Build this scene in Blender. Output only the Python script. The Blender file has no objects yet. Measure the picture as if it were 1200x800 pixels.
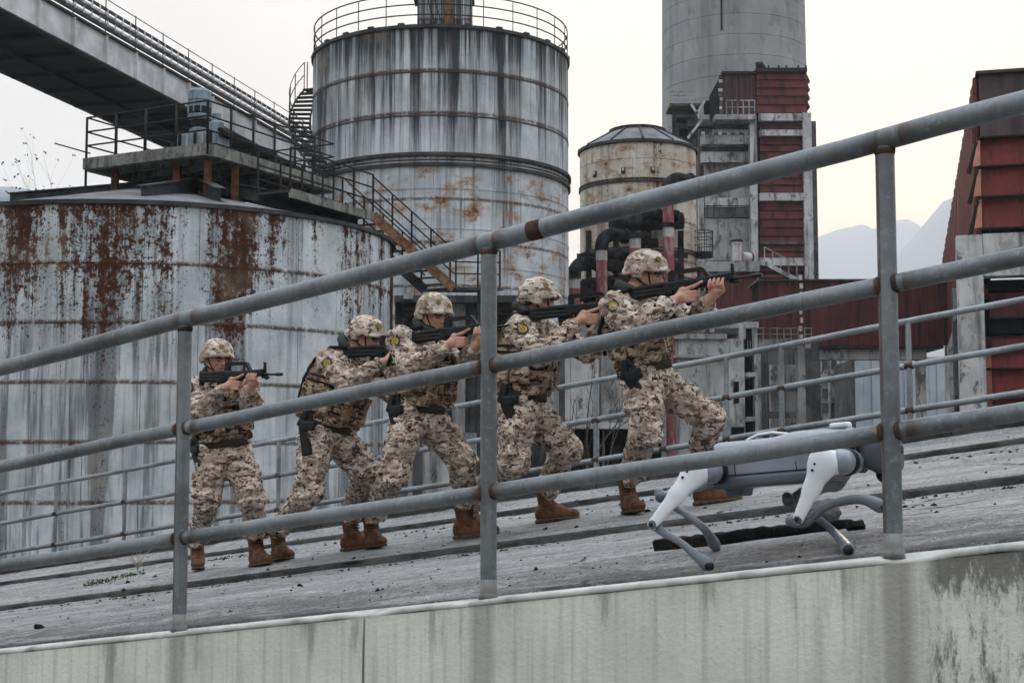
import bpy, math, random
import numpy as np
from mathutils import Vector, Matrix, noise as mnoise

# ------------------------------------------------------------------ camera, sky, sun, exposure
scene = bpy.context.scene
col = scene.collection
CAM_Z = 2.2
FPX = 1700.0                      # focal length in pixels of the 1200 px wide photograph
TH = math.atan(0.085)             # camera pitch
cam_data = bpy.data.cameras.new('camera')
cam_data.sensor_width = 36.0
cam_data.lens = 36.0 * FPX / 1200.0
cam_data.clip_start = 0.05
cam_data.clip_end = 20000.0
cam = bpy.data.objects.new('camera', cam_data)
col.objects.link(cam)
cam.location = (0, 0, CAM_Z)
cam.rotation_euler = (math.pi / 2 + TH, 0, 0)
scene.camera = cam

SUN_AZ = math.radians(14.0)       # right of the view direction (+Y)
SUN_EL = math.radians(7.5)
world = bpy.data.worlds.new('World')
scene.world = world
world.use_nodes = True
wt = world.node_tree
wt.nodes.clear()
wo = wt.nodes.new('ShaderNodeOutputWorld')
wb = wt.nodes.new('ShaderNodeBackground')
sky = wt.nodes.new('ShaderNodeTexSky')
sky.sky_type = 'NISHITA'
sky.sun_disc = False
sky.sun_elevation = SUN_EL
sky.sun_rotation = SUN_AZ
sky.air_density = 1.6
sky.dust_density = 7.0
sky.ozone_density = 1.0
# an even overcast veil, a little brighter and cooler overhead than at the horizon
geo = wt.nodes.new('ShaderNodeNewGeometry')
sep = wt.nodes.new('ShaderNodeSeparateXYZ')
wt.links.new(geo.outputs['Incoming'], sep.inputs[0])
mz = wt.nodes.new('ShaderNodeMath')
mz.operation = 'ABSOLUTE'
wt.links.new(sep.outputs[2], mz.inputs[0])
mz2 = wt.nodes.new('ShaderNodeMath')
mz2.operation = 'POWER'
wt.links.new(mz.outputs[0], mz2.inputs[0])
mz2.inputs[1].default_value = 1.6
veil = wt.nodes.new('ShaderNodeMix')
veil.data_type = 'RGBA'
wt.links.new(mz2.outputs[0], veil.inputs[0])
veil.inputs[6].default_value = (2.5, 2.08, 1.85, 1)
veil.inputs[7].default_value = (17.0, 18.3, 19.9, 1)
mixw = wt.nodes.new('ShaderNodeMix')
mixw.data_type = 'RGBA'
mixw.inputs[0].default_value = 0.76
wt.links.new(sky.outputs[0], mixw.inputs[6])
wt.links.new(veil.outputs[2], mixw.inputs[7])
wt.links.new(mixw.outputs[2], wb.inputs[0])
wb.inputs[1].default_value = 0.10
wt.links.new(wb.outputs[0], wo.inputs[0])

sun_data = bpy.data.lights.new('sun', 'SUN')
sun_data.energy = 3.0
sun_data.angle = math.radians(12)
sun_data.color = (1.0, 0.83, 0.66)
sun = bpy.data.objects.new('sun', sun_data)
col.objects.link(sun)
sd = Vector((math.sin(SUN_AZ) * math.cos(SUN_EL), math.cos(SUN_AZ) * math.cos(SUN_EL), math.sin(SUN_EL)))
sun.rotation_euler = (-sd).to_track_quat('-Z', 'Y').to_euler()
sun.location = (20, 40, 60)

scene.view_settings.view_transform = 'Standard'
scene.view_settings.look = 'None'
scene.view_settings.gamma = 1.0
scene.view_settings.use_curve_mapping = False
scene.view_settings.exposure = 1.0
scene.cycles.volume_bounces = 1
scene.cycles.max_bounces = 6
scene.cycles.diffuse_bounces = 2
scene.cycles.use_adaptive_sampling = True
scene.cycles.adaptive_threshold = 0.02
scene.cycles.sample_clamp_indirect = 8

# ------------------------------------------------------------------ measuring helpers
CAM = np.array([0, 0, CAM_Z])
_F = np.array([0, math.cos(TH), math.sin(TH)])
_R = np.array([1.0, 0, 0])
_U = np.array([0, -math.sin(TH), math.cos(TH)])


def ray(u, v):
    return _F * FPX + _R * (u - 600) + _U * (400 - v)


def px(u, v, d):
    r = ray(u, v)
    return CAM + r * (d / r[1])


# ------------------------------------------------------------------ object helpers
def thing(name, label, cat, loc=(0, 0, 0), group=None, rot=None):
    o = bpy.data.objects.new(name, None)
    col.objects.link(o)
    o.empty_display_size = 0.1
    o.location = tuple(float(c) for c in loc)
    if rot is not None:
        o.rotation_euler = rot
    o['label'] = label
    o['category'] = cat
    if group:
        o['group'] = group
    return o


def tag(o, label, cat, group=None):
    o['label'] = label
    o['category'] = cat
    if group:
        o['group'] = group
    return o


class MB:
    def __init__(self):
        self.v = []
        self.f = []

    def add(self, vs, fs):
        b = len(self.v)
        self.v.extend([tuple(float(c) for c in p) for p in vs])
        self.f.extend([tuple(b + i for i in q) for q in fs])
        return self

    def box(self, x0, x1, y0, y1, z0, z1):
        vs = [(x, y, z) for z in (z0, z1) for y in (y0, y1) for x in (x0, x1)]
        return self.add(vs, [(0, 2, 3, 1), (4, 5, 7, 6), (0, 1, 5, 4), (2, 6, 7, 3), (0, 4, 6, 2), (1, 3, 7, 5)])

    def obox(self, c, ax, ay, az, hx, hy, hz):
        c = np.array(c, float)
        ax, ay, az = [np.array(a, float) for a in (ax, ay, az)]
        vs = [c + ax * hx * sx + ay * hy * sy + az * hz * sz for sz in (-1, 1) for sy in (-1, 1) for sx in (-1, 1)]
        return self.add(vs, [(0, 2, 3, 1), (4, 5, 7, 6), (0, 1, 5, 4), (2, 6, 7, 3), (0, 4, 6, 2), (1, 3, 7, 5)])

    def bar(self, p, q, w, h=None, up=(0, 0, 1)):
        h = h or w
        p, q = np.array(p, float), np.array(q, float)
        a = q - p
        L = np.linalg.norm(a)
        a /= L
        u = np.array(up, float)
        if abs(a @ u) > 0.98:
            u = np.array([1.0, 0, 0])
        s = np.cross(a, u)
        s /= np.linalg.norm(s)
        u = np.cross(s, a)
        return self.obox((p + q) / 2, a, s, u, L / 2, w / 2, h / 2)

    def cyl(self, p, q, r0, r1=None, n=12, cap=True):
        r1 = r0 if r1 is None else r1
        return self.tube([p, q], [r0, r1], n, cap)

    def tube(self, pts, rs, n=10, cap=True):
        pts = [np.array(p, float) for p in pts]
        if not hasattr(rs, '__len__'):
            rs = [rs] * len(pts)
        m = len(pts)
        vs, fs = [], []
        prev = None
        for i in range(m):
            a = pts[min(i + 1, m - 1)] - pts[max(i - 1, 0)]
            a = a / (np.linalg.norm(a) + 1e-12)
            if prev is None:
                u = np.array([0, 0, 1.0]) if abs(a[2]) < 0.9 else np.array([1.0, 0, 0])
            else:
                u = prev
            s = np.cross(a, u)
            s /= (np.linalg.norm(s) + 1e-12)
            u = np.cross(s, a)
            prev = u
            for k in range(n):
                t = 2 * math.pi * k / n
                vs.append(pts[i] + (s * math.cos(t) + u * math.sin(t)) * rs[i])
        for i in range(m - 1):
            for k in range(n):
                k2 = (k + 1) % n
                fs.append((i * n + k, i * n + k2, (i + 1) * n + k2, (i + 1) * n + k))
        if cap:
            fs.append(tuple(range(n - 1, -1, -1)))
            fs.append(tuple((m - 1) * n + k for k in range(n)))
        return self.add(vs, fs)

    def prism(self, poly, vec):
        n = len(poly)
        vec = np.array(vec, float)
        vs = [np.array(p, float) for p in poly] + [np.array(p, float) + vec for p in poly]
        fs = [tuple(range(n - 1, -1, -1)), tuple(range(n, 2 * n))]
        for i in range(n):
            j = (i + 1) % n
            fs.append((i, j, n + j, n + i))
        return self.add(vs, fs)

    def lathe(self, prof, n=32, c=(0, 0, 0), a0=0.0, a1=2 * math.pi, close=True):
        """prof: list of (r, z)"""
        full = abs(a1 - a0 - 2 * math.pi) < 1e-6
        m = n if full else n + 1
        vs, fs = [], []
        for (r, z) in prof:
            for k in range(m):
                t = a0 + (a1 - a0) * k / n
                vs.append((c[0] + r * math.cos(t), c[1] + r * math.sin(t), c[2] + z))
        for i in range(len(prof) - 1):
            for k in range(n):
                k2 = (k + 1) % m
                fs.append((i * m + k, i * m + k2, (i + 1) * m + k2, (i + 1) * m + k))
        return self.add(vs, fs)

    def mesh(self, name, mats, smooth=False):
        me = bpy.data.meshes.new(name)
        me.from_pydata(self.v, [], self.f)
        for m in (mats if isinstance(mats, (list, tuple)) else [mats]):
            me.materials.append(m)
        if smooth:
            me.polygons.foreach_set('use_smooth', [True] * len(me.polygons))
        me.update()
        return me

    def build(self, name, mat, parent=None, smooth=False, bevel=0.0, kind=None, angle=None):
        me = self.mesh(name, mat, smooth)
        o = place(name, me, parent)
        if bevel:
            b = o.modifiers.new('bevel', 'BEVEL')
            b.width = bevel
            b.segments = 2
            b.limit_method = 'ANGLE'
            b.angle_limit = math.radians(40)
        if smooth and angle is not None:
            autosmooth(me, angle)
        if kind:
            o['kind'] = kind
        return o


def autosmooth(me, deg):
    """mark sharp edges by angle (the mesh is smooth shaded elsewhere)"""
    import bmesh
    bm = bmesh.new()
    bm.from_mesh(me)
    lim = math.radians(deg)
    for e in bm.edges:
        if len(e.link_faces) == 2 and e.calc_face_angle(0) > lim:
            e.smooth = False
    bm.to_mesh(me)
    bm.free()


def place(name, me, parent=None, loc=None, rotz=None, matrix=None):
    """link a mesh object; without loc its mesh is in world coordinates even under a parent Empty"""
    o = bpy.data.objects.new(name, me)
    col.objects.link(o)
    if parent is not None:
        o.parent = parent
        if parent.type == 'EMPTY' and loc is None and matrix is None and parent.get('world_mesh', True):
            if not parent.get('local', False):
                o.location = -parent.location
    if loc is not None:
        o.location = tuple(float(c) for c in loc)
    if rotz is not None:
        o.rotation_euler = (0, 0, rotz)
    if matrix is not None:
        o.matrix_local = matrix
    return o


# ------------------------------------------------------------------ material helpers
class NT:
    def __init__(self, name):
        self.m = bpy.data.materials.new(name)
        self.m.use_nodes = True
        self.t = self.m.node_tree
        self.t.nodes.clear()
        self.out = self.t.nodes.new('ShaderNodeOutputMaterial')
        self.b = self.t.nodes.new('ShaderNodeBsdfPrincipled')
        self.t.links.new(self.b.outputs[0], self.out.inputs[0])

    def n(self, ty):
        return self.t.nodes.new(ty)

    def set(self, sock, val):
        if hasattr(val, 'is_output'):
            self.t.links.new(val, sock)
        elif isinstance(val, (tuple, list)):
            if len(val) == 3 and len(sock.default_value) == 4:
                val = (*val, 1)
            sock.default_value = val
        else:
            sock.default_value = val

    def math(self, op, a, b=0.0, clamp=False):
        n = self.n('ShaderNodeMath')
        n.operation = op
        n.use_clamp = clamp
        self.set(n.inputs[0], a)
        self.set(n.inputs[1], b)
        return n.outputs[0]

    def vmath(self, op, a, b):
        n = self.n('ShaderNodeVectorMath')
        n.operation = op
        self.set(n.inputs[0], a)
        self.set(n.inputs[1], b)
        return n.outputs[0]

    def mul(self, v, s):
        return self.vmath('MULTIPLY', v, s)

    def xyz(self, v):
        n = self.n('ShaderNodeSeparateXYZ')
        self.set(n.inputs[0], v)
        return n.outputs

    def comb(self, x, y, z):
        n = self.n('ShaderNodeCombineXYZ')
        for i, c in enumerate((x, y, z)):
            self.set(n.inputs[i], c)
        return n.outputs[0]

    def noise(self, vec, scale=1.0, detail=4.0, rough=0.55, dist=0.0):
        n = self.n('ShaderNodeTexNoise')
        self.set(n.inputs['Vector'], vec)
        n.inputs['Scale'].default_value = scale
        n.inputs['Detail'].default_value = detail
        n.inputs['Roughness'].default_value = rough
        n.inputs['Distortion'].default_value = dist
        return n.outputs[0]

    def voro(self, vec, scale=1.0, feature='F1'):
        n = self.n('ShaderNodeTexVoronoi')
        n.feature = feature
        self.set(n.inputs['Vector'], vec)
        n.inputs['Scale'].default_value = scale
        return n

    def step(self, x, a, b):
        n = self.n('ShaderNodeMapRange')
        n.interpolation_type = 'SMOOTHSTEP'
        self.set(n.inputs[0], x)
        n.inputs[1].default_value = a
        n.inputs[2].default_value = b
        return n.outputs[0]

    def mix(self, f, a, b):
        n = self.n('ShaderNodeMix')
        n.data_type = 'RGBA'
        self.set(n.inputs[0], f)
        self.set(n.inputs[6], a)
        self.set(n.inputs[7], b)
        return n.outputs[2]

    def ramp(self, f, stops, const=False):
        n = self.n('ShaderNodeValToRGB')
        self.set(n.inputs[0], f)
        cr = n.color_ramp
        if const:
            cr.interpolation = 'CONSTANT'
        while len(cr.elements) < len(stops):
            cr.elements.new(0.5)
        for e, (p, c) in zip(cr.elements, stops):
            e.position = p
            e.color = (*c, 1) if len(c) == 3 else c
        return n.outputs[0]

    def pos(self):
        return self.n('ShaderNodeNewGeometry').outputs['Position']

    def obj(self):
        return self.n('ShaderNodeTexCoord').outputs['Object']

    def rand(self):
        return self.n('ShaderNodeObjectInfo').outputs['Random']

    def bump(self, h, strength=0.3, dist=0.02, normal=None):
        n = self.n('ShaderNodeBump')
        n.inputs['Strength'].default_value = strength
        n.inputs['Distance'].default_value = dist
        self.set(n.inputs['Height'], h)
        if normal is not None:
            self.set(n.inputs['Normal'], normal)
        self.t.links.new(n.outputs[0], self.b.inputs['Normal'])
        return n.outputs[0]

    def fin(self, color, rough=0.7, metal=0.0, spec=None):
        self.set(self.b.inputs['Base Color'], color)
        self.set(self.b.inputs['Roughness'], rough)
        self.set(self.b.inputs['Metallic'], metal)
        self.b.inputs['Specular IOR Level'].default_value = .12 if spec is None else spec
        return self.m


def simple(name, c, rough=0.6, metal=0.0, var=0.25, scale=8.0, bump=0.0, spec=None):
    n = NT(name)
    p = n.obj()
    k = n.noise(p, scale, 5, 0.6)
    cc = n.mix(n.step(k, 0.3, 0.7), tuple(x * (1 - var) for x in c), tuple(min(1, x * (1 + var)) for x in c))
    if bump:
        n.bump(n.noise(p, scale * 6, 4, 0.6), bump, 0.01)
    return n.fin(cc, n.math('ADD', n.math('MULTIPLY', k, 0.2), rough - 0.1), metal, spec)


# ------------------------------------------------------------------ materials
def concrete(name, c1, c2, dark=(0.05, 0.05, 0.048), streak=0.6, scale=1.0, bump=0.35, seed=0.0, light=None, grunge=0.0):
    """weathered concrete: blotches, dark run-off streaks, pits"""
    n = NT(name)
    p = n.vmath('ADD', n.pos(), (seed * 7.3, seed * 3.1, seed * 1.7))
    a = n.noise(p, 1.3 * scale, 6, 0.62)
    b = n.noise(n.mul(p, (3.2 * scale, 3.2 * scale, 0.28 * scale)), 1.0, 5, 0.6)
    c = n.noise(p, 26 * scale, 4, 0.7)
    colr = n.mix(n.step(a, 0.32, 0.68), c1, c2)
    if light:
        colr = n.mix(n.math('MULTIPLY', n.step(n.noise(n.mul(p, (1, 1, .4)), 0.9 * scale, 5, .6), 0.52, 0.62), 0.7), colr, light)
    colr = n.mix(n.math('MULTIPLY', n.step(b, 0.48, 0.72), streak), colr, dark)
    colr = n.mix(n.math('MULTIPLY', n.step(c, 0.55, 0.8), 0.35), colr, tuple(x * .45 for x in c1))
    if grunge:
        g = n.noise(n.mul(p, (1, 1, .55)), 2.3 * scale, 8, .74)
        g2 = n.noise(n.mul(n.vmath('ADD', p, (5.5, 2.2, 9.1)), (1, 1, .5)), 1.1 * scale, 8, .72)
        colr = n.mix(n.math('MULTIPLY', n.step(g, .535, .60), grunge), colr, dark)
        colr = n.mix(n.math('MULTIPLY', n.step(g2, .55, .60), grunge * .6), colr, tuple(x * .35 for x in c2))
    h = n.math('ADD', n.math('MULTIPLY', c, 0.5), n.math('MULTIPLY', a, 0.6))
    n.bump(h, bump, 0.03)
    return n.fin(colr, 0.9, 0.0, 0.08)


def tank_mat(name, cx, cy, R, ztop, course, base1, base2, streak, rust, seed, dark=(0.024, 0.025, 0.028), warm=0.0, topdark=0.0, zmid=None):
    """old steel plate: run-off streaks below rim and seams, rust that starts in bands and breaks into flakes"""
    n = NT(name)
    P = n.pos()
    x, y, z = n.xyz(P)
    ang = n.math('MULTIPLY', n.math('ARCTAN2', n.math('SUBTRACT', y, cy), n.math('SUBTRACT', x, cx)), R)
    vec = n.comb(n.math('ADD', ang, seed * 31.7), z, seed)
    depth = n.math('SUBTRACT', ztop, z)
    fr = n.math('FRACT', n.math('DIVIDE', depth, course))
    blot = n.noise(n.mul(vec, (0.9, 0.8, 1)), 1.0, 5, 0.62)
    s1 = n.noise(n.mul(vec, (1.5, 0.05, 1)), 1.0, 3, 0.55)
    s2 = n.noise(n.mul(vec, (5.5, 0.16, 1)), 1.0, 4, 0.62)
    s3 = n.noise(n.mul(vec, (15.0, 0.5, 1)), 1.0, 3, 0.6)
    fl = n.noise(n.mul(vec, (6.0, 4.6, 1)), 1.0, 7, 0.74)
    fl2 = n.noise(n.mul(vec, (21.0, 15.0, 1)), 1.0, 4, 0.62)
    c = n.mix(n.step(blot, 0.35, 0.65), base1, base2)
    c = n.mix(n.math('MULTIPLY', n.step(s3, 0.52, 0.72), 0.2), c, tuple(min(.85, k * 1.2) for k in base2))
    c = n.mix(n.math('MULTIPLY', n.step(fl, 0.52, 0.68), 0.25), c, tuple(k * .55 for k in base1))
    # run-off
    sv = n.math('ADD', n.math('ADD', n.math('MULTIPLY', s1, 0.46), n.math('MULTIPLY', s2, 0.36)), n.math('MULTIPLY', s3, 0.18))
    fall = n.math('SUBTRACT', 1.0, n.math('MULTIPLY', fr, 0.45))
    if topdark:
        sv = n.math('ADD', sv, n.math('MULTIPLY', n.math('SUBTRACT', 1.0, n.step(depth, 2.0, 5.6)), topdark))
        sv = n.math('ADD', sv, n.math('MULTIPLY', n.math('SUBTRACT', 1.0, n.step(depth, 0.1, 1.6)), topdark * .5))
    c = n.mix(n.math('MULTIPLY', n.math('MULTIPLY', n.step(sv, 0.47, 0.63), streak), fall), c, dark)
    c = n.mix(n.math('MULTIPLY', n.step(sv, 0.57, 0.66), streak * .8), c, dark)
    if warm:
        w = n.noise(n.mul(vec, (1.1, 1.5, 1)), 1.0, 7, 0.7)
        wl = n.step(depth, 4.2, 5.4) if zmid else 1.0
        c = n.mix(n.math('MULTIPLY', n.math('MULTIPLY', n.step(w, 0.47, 0.64), warm), wl), c, (0.30, 0.165, 0.085))
        c = n.mix(n.math('MULTIPLY', n.math('MULTIPLY', n.step(n.math('ADD', w, n.math('MULTIPLY', n.math('SUBTRACT', fl, .5), .5)), 0.60, 0.68), warm), wl), c, (0.12, 0.05, 0.024))
    # rust
    band = n.noise(n.mul(n.vmath('ADD', vec, (11.3, 0, 0)), (1.1, 0.075, 1)), 1.0, 5, 0.64)
    low = n.step(depth, course * 1.0, course * 3.6)
    rv = n.math('ADD', band, n.math('MULTIPLY', n.math('SUBTRACT', fl, 0.5), 0.62))
    rv = n.math('ADD', rv, n.math('MULTIPLY', n.math('SUBTRACT', fl2, 0.5), 0.22))
    rv = n.math('SUBTRACT', rv, n.math('MULTIPLY', low, 0.19))
    rv = n.math('ADD', rv, n.math('MULTIPLY', n.math('SUBTRACT', 1.0, n.step(fr, 0.0, 0.22)), 0.045))
    th = 0.56 - rust
    runm = n.math('MULTIPLY', n.step(n.math('ADD', n.math('MULTIPLY', band, 0.8), n.math('MULTIPLY', s3, 0.2)), th - .01, th + .07), 0.6)
    c = n.mix(runm, c, dark)
    m1 = n.step(rv, th - .01, th + .07)
    core = n.step(rv, th + .04, th + .16)
    rcol = n.mix(core, (0.078, 0.027, 0.013), (0.010, 0.006, 0.005))
    rcol = n.mix(n.math('MULTIPLY', n.step(fl2, .45, .7), .5), rcol, (0.024, 0.010, 0.007))
    c = n.mix(m1, c, rcol)
    spk = n.math('MULTIPLY', n.step(n.math('ADD', fl2, n.math('MULTIPLY', n.math('SUBTRACT', rv, th), .9)), .57, .61), n.step(rv, th - .17, th - .05))
    c = n.mix(n.math('MULTIPLY', spk, .9), c, (0.062, 0.026, 0.015))
    # ochre wash and rusty seams
    c = n.mix(n.math('MULTIPLY', n.step(n.noise(n.mul(vec, (.7, .5, 1)), 1.0, 4, .6), .52, .7), .25), c, (0.40, 0.33, 0.24))
    sd_ = n.math('ADD', n.math('MINIMUM', fr, n.math('SUBTRACT', 1.0, fr)), n.math('MULTIPLY', n.math('SUBTRACT', s3, .5), .05))
    seam = n.math('MULTIPLY', n.math('SUBTRACT', 1.0, n.step(sd_, 0.01, 0.06)), n.step(fl, 0.36, 0.52))
    c = n.mix(n.math('MULTIPLY', seam, 0.85), c, (0.075, 0.033, 0.018))
    n.bump(n.math('ADD', blot, n.math('MULTIPLY', m1, 0.15)), 0.45, 0.08)
    return n.fin(c, n.math('ADD', 0.55, n.math('MULTIPLY', m1, 0.4)), 0.0, 0.1)


def pipe_mat(name, c=(0.15, 0.168, 0.178), rust=0.5, near=None):
    """grey painted pipe, chalky and scuffed; near = (hd, s0, ds): rust creeping out from the welded posts"""
    n = NT(name)
    p = n.pos()
    a = n.noise(p, 3.0, 5, 0.65)
    b = n.noise(p, 46.0, 3, 0.65)
    s = n.noise(n.mul(p, (4, 4, 1.2)), 2.2, 5, 0.7)
    d = n.noise(n.mul(p, (60, 60, 3.0)), 1.0, 3, 0.6)
    cc = n.mix(n.step(a, 0.35, 0.65), tuple(x * .72 for x in c), tuple(x * 1.25 for x in c))
    cc = n.mix(n.math('MULTIPLY', n.step(b, 0.52, 0.7), 0.35), cc, tuple(min(1, x * 2.0) for x in c))
    cc = n.mix(n.math('MULTIPLY', n.step(d, 0.56, 0.7), 0.35), cc, tuple(x * .45 for x in c))
    cc = n.mix(n.math('MULTIPLY', n.step(s, 0.60, 0.72), rust), cc, (0.06, 0.045, 0.035))
    if near:
        hd, s0, ds = near
        x, y, z = n.xyz(p)
        sx = n.math('ADD', n.math('MULTIPLY', x, float(hd[0])), n.math('MULTIPLY', y, float(hd[1])))
        f = n.math('FRACT', n.math('ADD', n.math('DIVIDE', n.math('SUBTRACT', sx, float(s0)), float(ds)), .5))
        dist = n.math('MULTIPLY', n.math('ABSOLUTE', n.math('SUBTRACT', f, .5)), float(ds))
        k = n.math('ADD', dist, n.math('MULTIPLY', n.math('SUBTRACT', n.noise(p, 16, 4, .65), .5), .16))
        m = n.math('MULTIPLY', n.math('SUBTRACT', 1.0, n.step(k, .02, .085)), n.step(n.math('SUBTRACT', dist, .027), -.001, .004))
        cc = n.mix(n.math('MULTIPLY', m, .8), cc, (0.075, 0.048, 0.034))
    n.bump(b, 0.2, 0.005)
    return n.fin(cc, n.math('ADD', 0.30, n.math('MULTIPLY', a, 0.3)), 0.3, 0.35)


def rust_mat(name, c1=(0.05, 0.026, 0.016), c2=(0.2, 0.085, 0.035)):
    n = NT(name)
    p = n.pos()
    a = n.noise(p, 7.0, 6, 0.7)
    n.bump(n.noise(p, 60, 4, .7), 0.5, 0.01)
    return n.fin(n.mix(n.step(a, 0.35, 0.65), c1, c2), 0.85)


def red_panel(name, c1=(0.17, 0.035, 0.032), c2=(0.11, 0.022, 0.022), grime=0.7, seed=0.0, sc=1.0):
    n = NT(name)
    p = n.vmath('ADD', n.pos(), (seed, seed * 2, 0))
    a = n.noise(n.mul(p, (.6 * sc, .6 * sc, .4 * sc)), 1.0, 5, .6)
    s = n.noise(n.mul(p, (2.6 * sc, 2.6 * sc, .22 * sc)), 1.0, 5, .62)
    f = n.noise(p, 6.0 * sc, 4, .65)
    c = n.mix(n.step(a, .35, .65), c1, c2)
    c = n.mix(n.math('MULTIPLY', n.step(s, .47, .68), grime), c, (0.022, 0.017, 0.018))
    c = n.mix(n.math('MULTIPLY', n.step(f, .58, .75), .25), c, (0.26, 0.12, 0.11))
    return n.fin(c, 0.75, 0.0, 0.1)


M = {}
M['ramp'] = None
M['galv'] = pipe_mat('grey_pipe_paint')
M['galv_far'] = pipe_mat('pale_pipe_paint', (0.20, 0.22, 0.23), 0.4)
M['weld'] = rust_mat('rusty_weld', (0.028, 0.02, 0.016), (0.085, 0.055, 0.04))
M['rust'] = rust_mat('rust', (0.055, 0.026, 0.017), (0.17, 0.072, 0.04))
M['rust_pale'] = rust_mat('rust_pale', (0.085, 0.048, 0.032), (0.26, 0.135, 0.08))
M['black_steel'] = simple('black_steel', (0.016, 0.015, 0.015), 0.7, 0.0, 0.5, 3, 0, .2)
M['dark_steel'] = simple('dark_steel', (0.04, 0.041, 0.044), 0.7, 0.0, 0.55, 2, 0, .25)
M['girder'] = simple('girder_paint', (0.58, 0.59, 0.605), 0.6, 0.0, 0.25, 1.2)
M['girder_dark'] = simple('shaded_girder_underside', (0.03, 0.031, 0.034), 0.8, 0.0, 0.4, .6)  # near-black colour carries the shade under the bridge
M['roof'] = concrete('roof_sheet', (0.22, 0.225, 0.23), (0.14, 0.145, 0.15), streak=.4, scale=.8, grunge=.5)
M['deckc'] = concrete('deck_edge', (0.27, 0.27, 0.245), (0.15, 0.155, 0.14), streak=.7, scale=1.6, grunge=.7)
M['conc'] = concrete('concrete_grey', (0.36, 0.36, 0.36), (0.24, 0.24, 0.24), streak=.7, scale=.7, light=(0.50, 0.50, 0.495), dark=(.035, .035, .036), grunge=.7)
M['conc_l'] = concrete('concrete_pale', (0.54, 0.545, 0.545), (0.38, 0.385, 0.385), dark=(.04, .04, .042), grunge=.75, streak=.85, scale=.8, light=(.58, .58, .575), seed=1)
M['conc_d'] = concrete('concrete_dark', (0.13, 0.13, 0.132), (0.06, 0.06, 0.063), dark=(.015, .015, .016), grunge=.6, streak=.8, scale=.6, seed=2)
M['conc_ch'] = concrete('chimney_concrete', (0.34, 0.345, 0.35), (0.27, 0.275, 0.285), streak=.4, scale=.22, seed=3, grunge=.25)
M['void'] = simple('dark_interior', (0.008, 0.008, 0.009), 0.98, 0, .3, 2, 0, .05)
M['red'] = red_panel('red_sheet', (0.135, 0.042, 0.041), (0.085, 0.028, 0.028), .85)
M['red_b'] = red_panel('red_sheet_b', (0.135, 0.038, 0.037), (0.085, 0.026, 0.026), .85, 3.3)
M['red_near'] = red_panel('red_sheet_near', (0.17, 0.036, 0.034), (0.11, 0.027, 0.026), .7, 5.1, 1.6)
M['red_grey'] = red_panel('grey_red_sheet', (0.085, 0.062, 0.066), (0.06, 0.045, 0.05), .5, 8.1)
M['maroon'] = red_panel('maroon_sheet', (0.125, 0.036, 0.039), (0.08, 0.025, 0.028), .8, 2.2)
M['blue_wall'] = simple('pale_blue_sheet', (0.38, 0.44, 0.49), 0.7, 0, .12, .6)
M['motor'] = concrete('motor_paint', (0.30, 0.38, 0.44), (0.16, 0.21, 0.25), streak=.6, scale=3, seed=5)
M['pipe_red'] = concrete('pipe_red', (0.30, 0.11, 0.115), (0.22, 0.075, 0.08), dark=(.09, .04, .04), streak=.5, scale=2.0, light=(.46, .36, .36), seed=8)
M['pipe_white'] = concrete('pipe_white', (0.55, 0.53, 0.53), (0.40, 0.36, 0.36), streak=.45, scale=2.2, seed=6)
M['soot'] = simple('soot_black', (0.026, 0.025, 0.025), 0.95, 0, .8, 3, 0, .05)
M['bark'] = simple('bark', (0.10, 0.085, 0.075), 0.9)

# ------------------------------------------------------------------ the ramp: measured cross-section swept along its direction
_vp = ray(-2150, 985)
RD = -_vp / np.linalg.norm(_vp)
SLOPE = RD[2] / math.hypot(RD[0], RD[1])
HD = np.array([RD[0], RD[1], 0.0]) / math.hypot(RD[0], RD[1])     # uphill, horizontal
CR = np.array([-HD[1], HD[0], 0.0])                                # across, away from the camera


def st(p):
    return float(p @ HD), float(p @ CR)


def at_t(u, v, t):
    """point on the pixel's ray at the given distance across the ramp"""
    r = ray(u, v)
    return CAM + r * ((t - CAM @ CR) / (r @ CR))


def zc_of(p):
    return float(p[2] - SLOPE * st(p)[0])


T0 = st(px(565, 702, 4.493))[1]
T1, T2, T3 = 6.9, 9.6, 10.8
ZC0 = zc_of(px(565, 702, 4.493))
PROF = [(T0, ZC0), (T0 + 0.02, ZC0 + 0.004), (3.95, ZC0 + 0.010), (4.35, ZC0 + 0.069), (5.0, ZC0 + 0.106),
        (T1, zc_of(at_t(575, 646, T1))), (T1 + .012, zc_of(at_t(575, 635, T1))),
        (T2, zc_of(at_t(575, 610, T2))), (T2 + .012, zc_of(at_t(575, 599.8, T2))),
        (T3, zc_of(at_t(575, 594, T3))), (T3 + .012, zc_of(at_t(575, 581, T3))), (T3 + 0.7, zc_of(at_t(575, 581, T3)) + 0.01)]
_pt = np.array([p[0] for p in PROF])
_pz = np.array([p[1] for p in PROF])


def ramp_z(s, t):
    return float(np.interp(t, _pt, _pz) + SLOPE * s)


def ramp_pt(s, t, h=0.0):
    return HD * s + CR * t + np.array([0, 0, ramp_z(s, t) + h])


_dd = np.arange(3.2, 16, 0.005)


def ramp_hit(u, v):
    """where the pixel's ray meets the ramp surface"""
    r = ray(u, v)
    p = CAM + r[None] * (_dd / r[1])[:, None]
    t = p @ CR
    hit = (t >= T0) & (p[:, 2] <= np.interp(t, _pt, _pz) + SLOPE * (p @ HD))
    i = int(np.argmax(hit)) if hit.any() else len(_dd) - 1
    return p[i]


def fbm(p, sc, oct=3):
    return mnoise.fractal(Vector(p) * sc, 0.6, 2.0, oct)


S0, S1 = -24.0, 9.0
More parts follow.
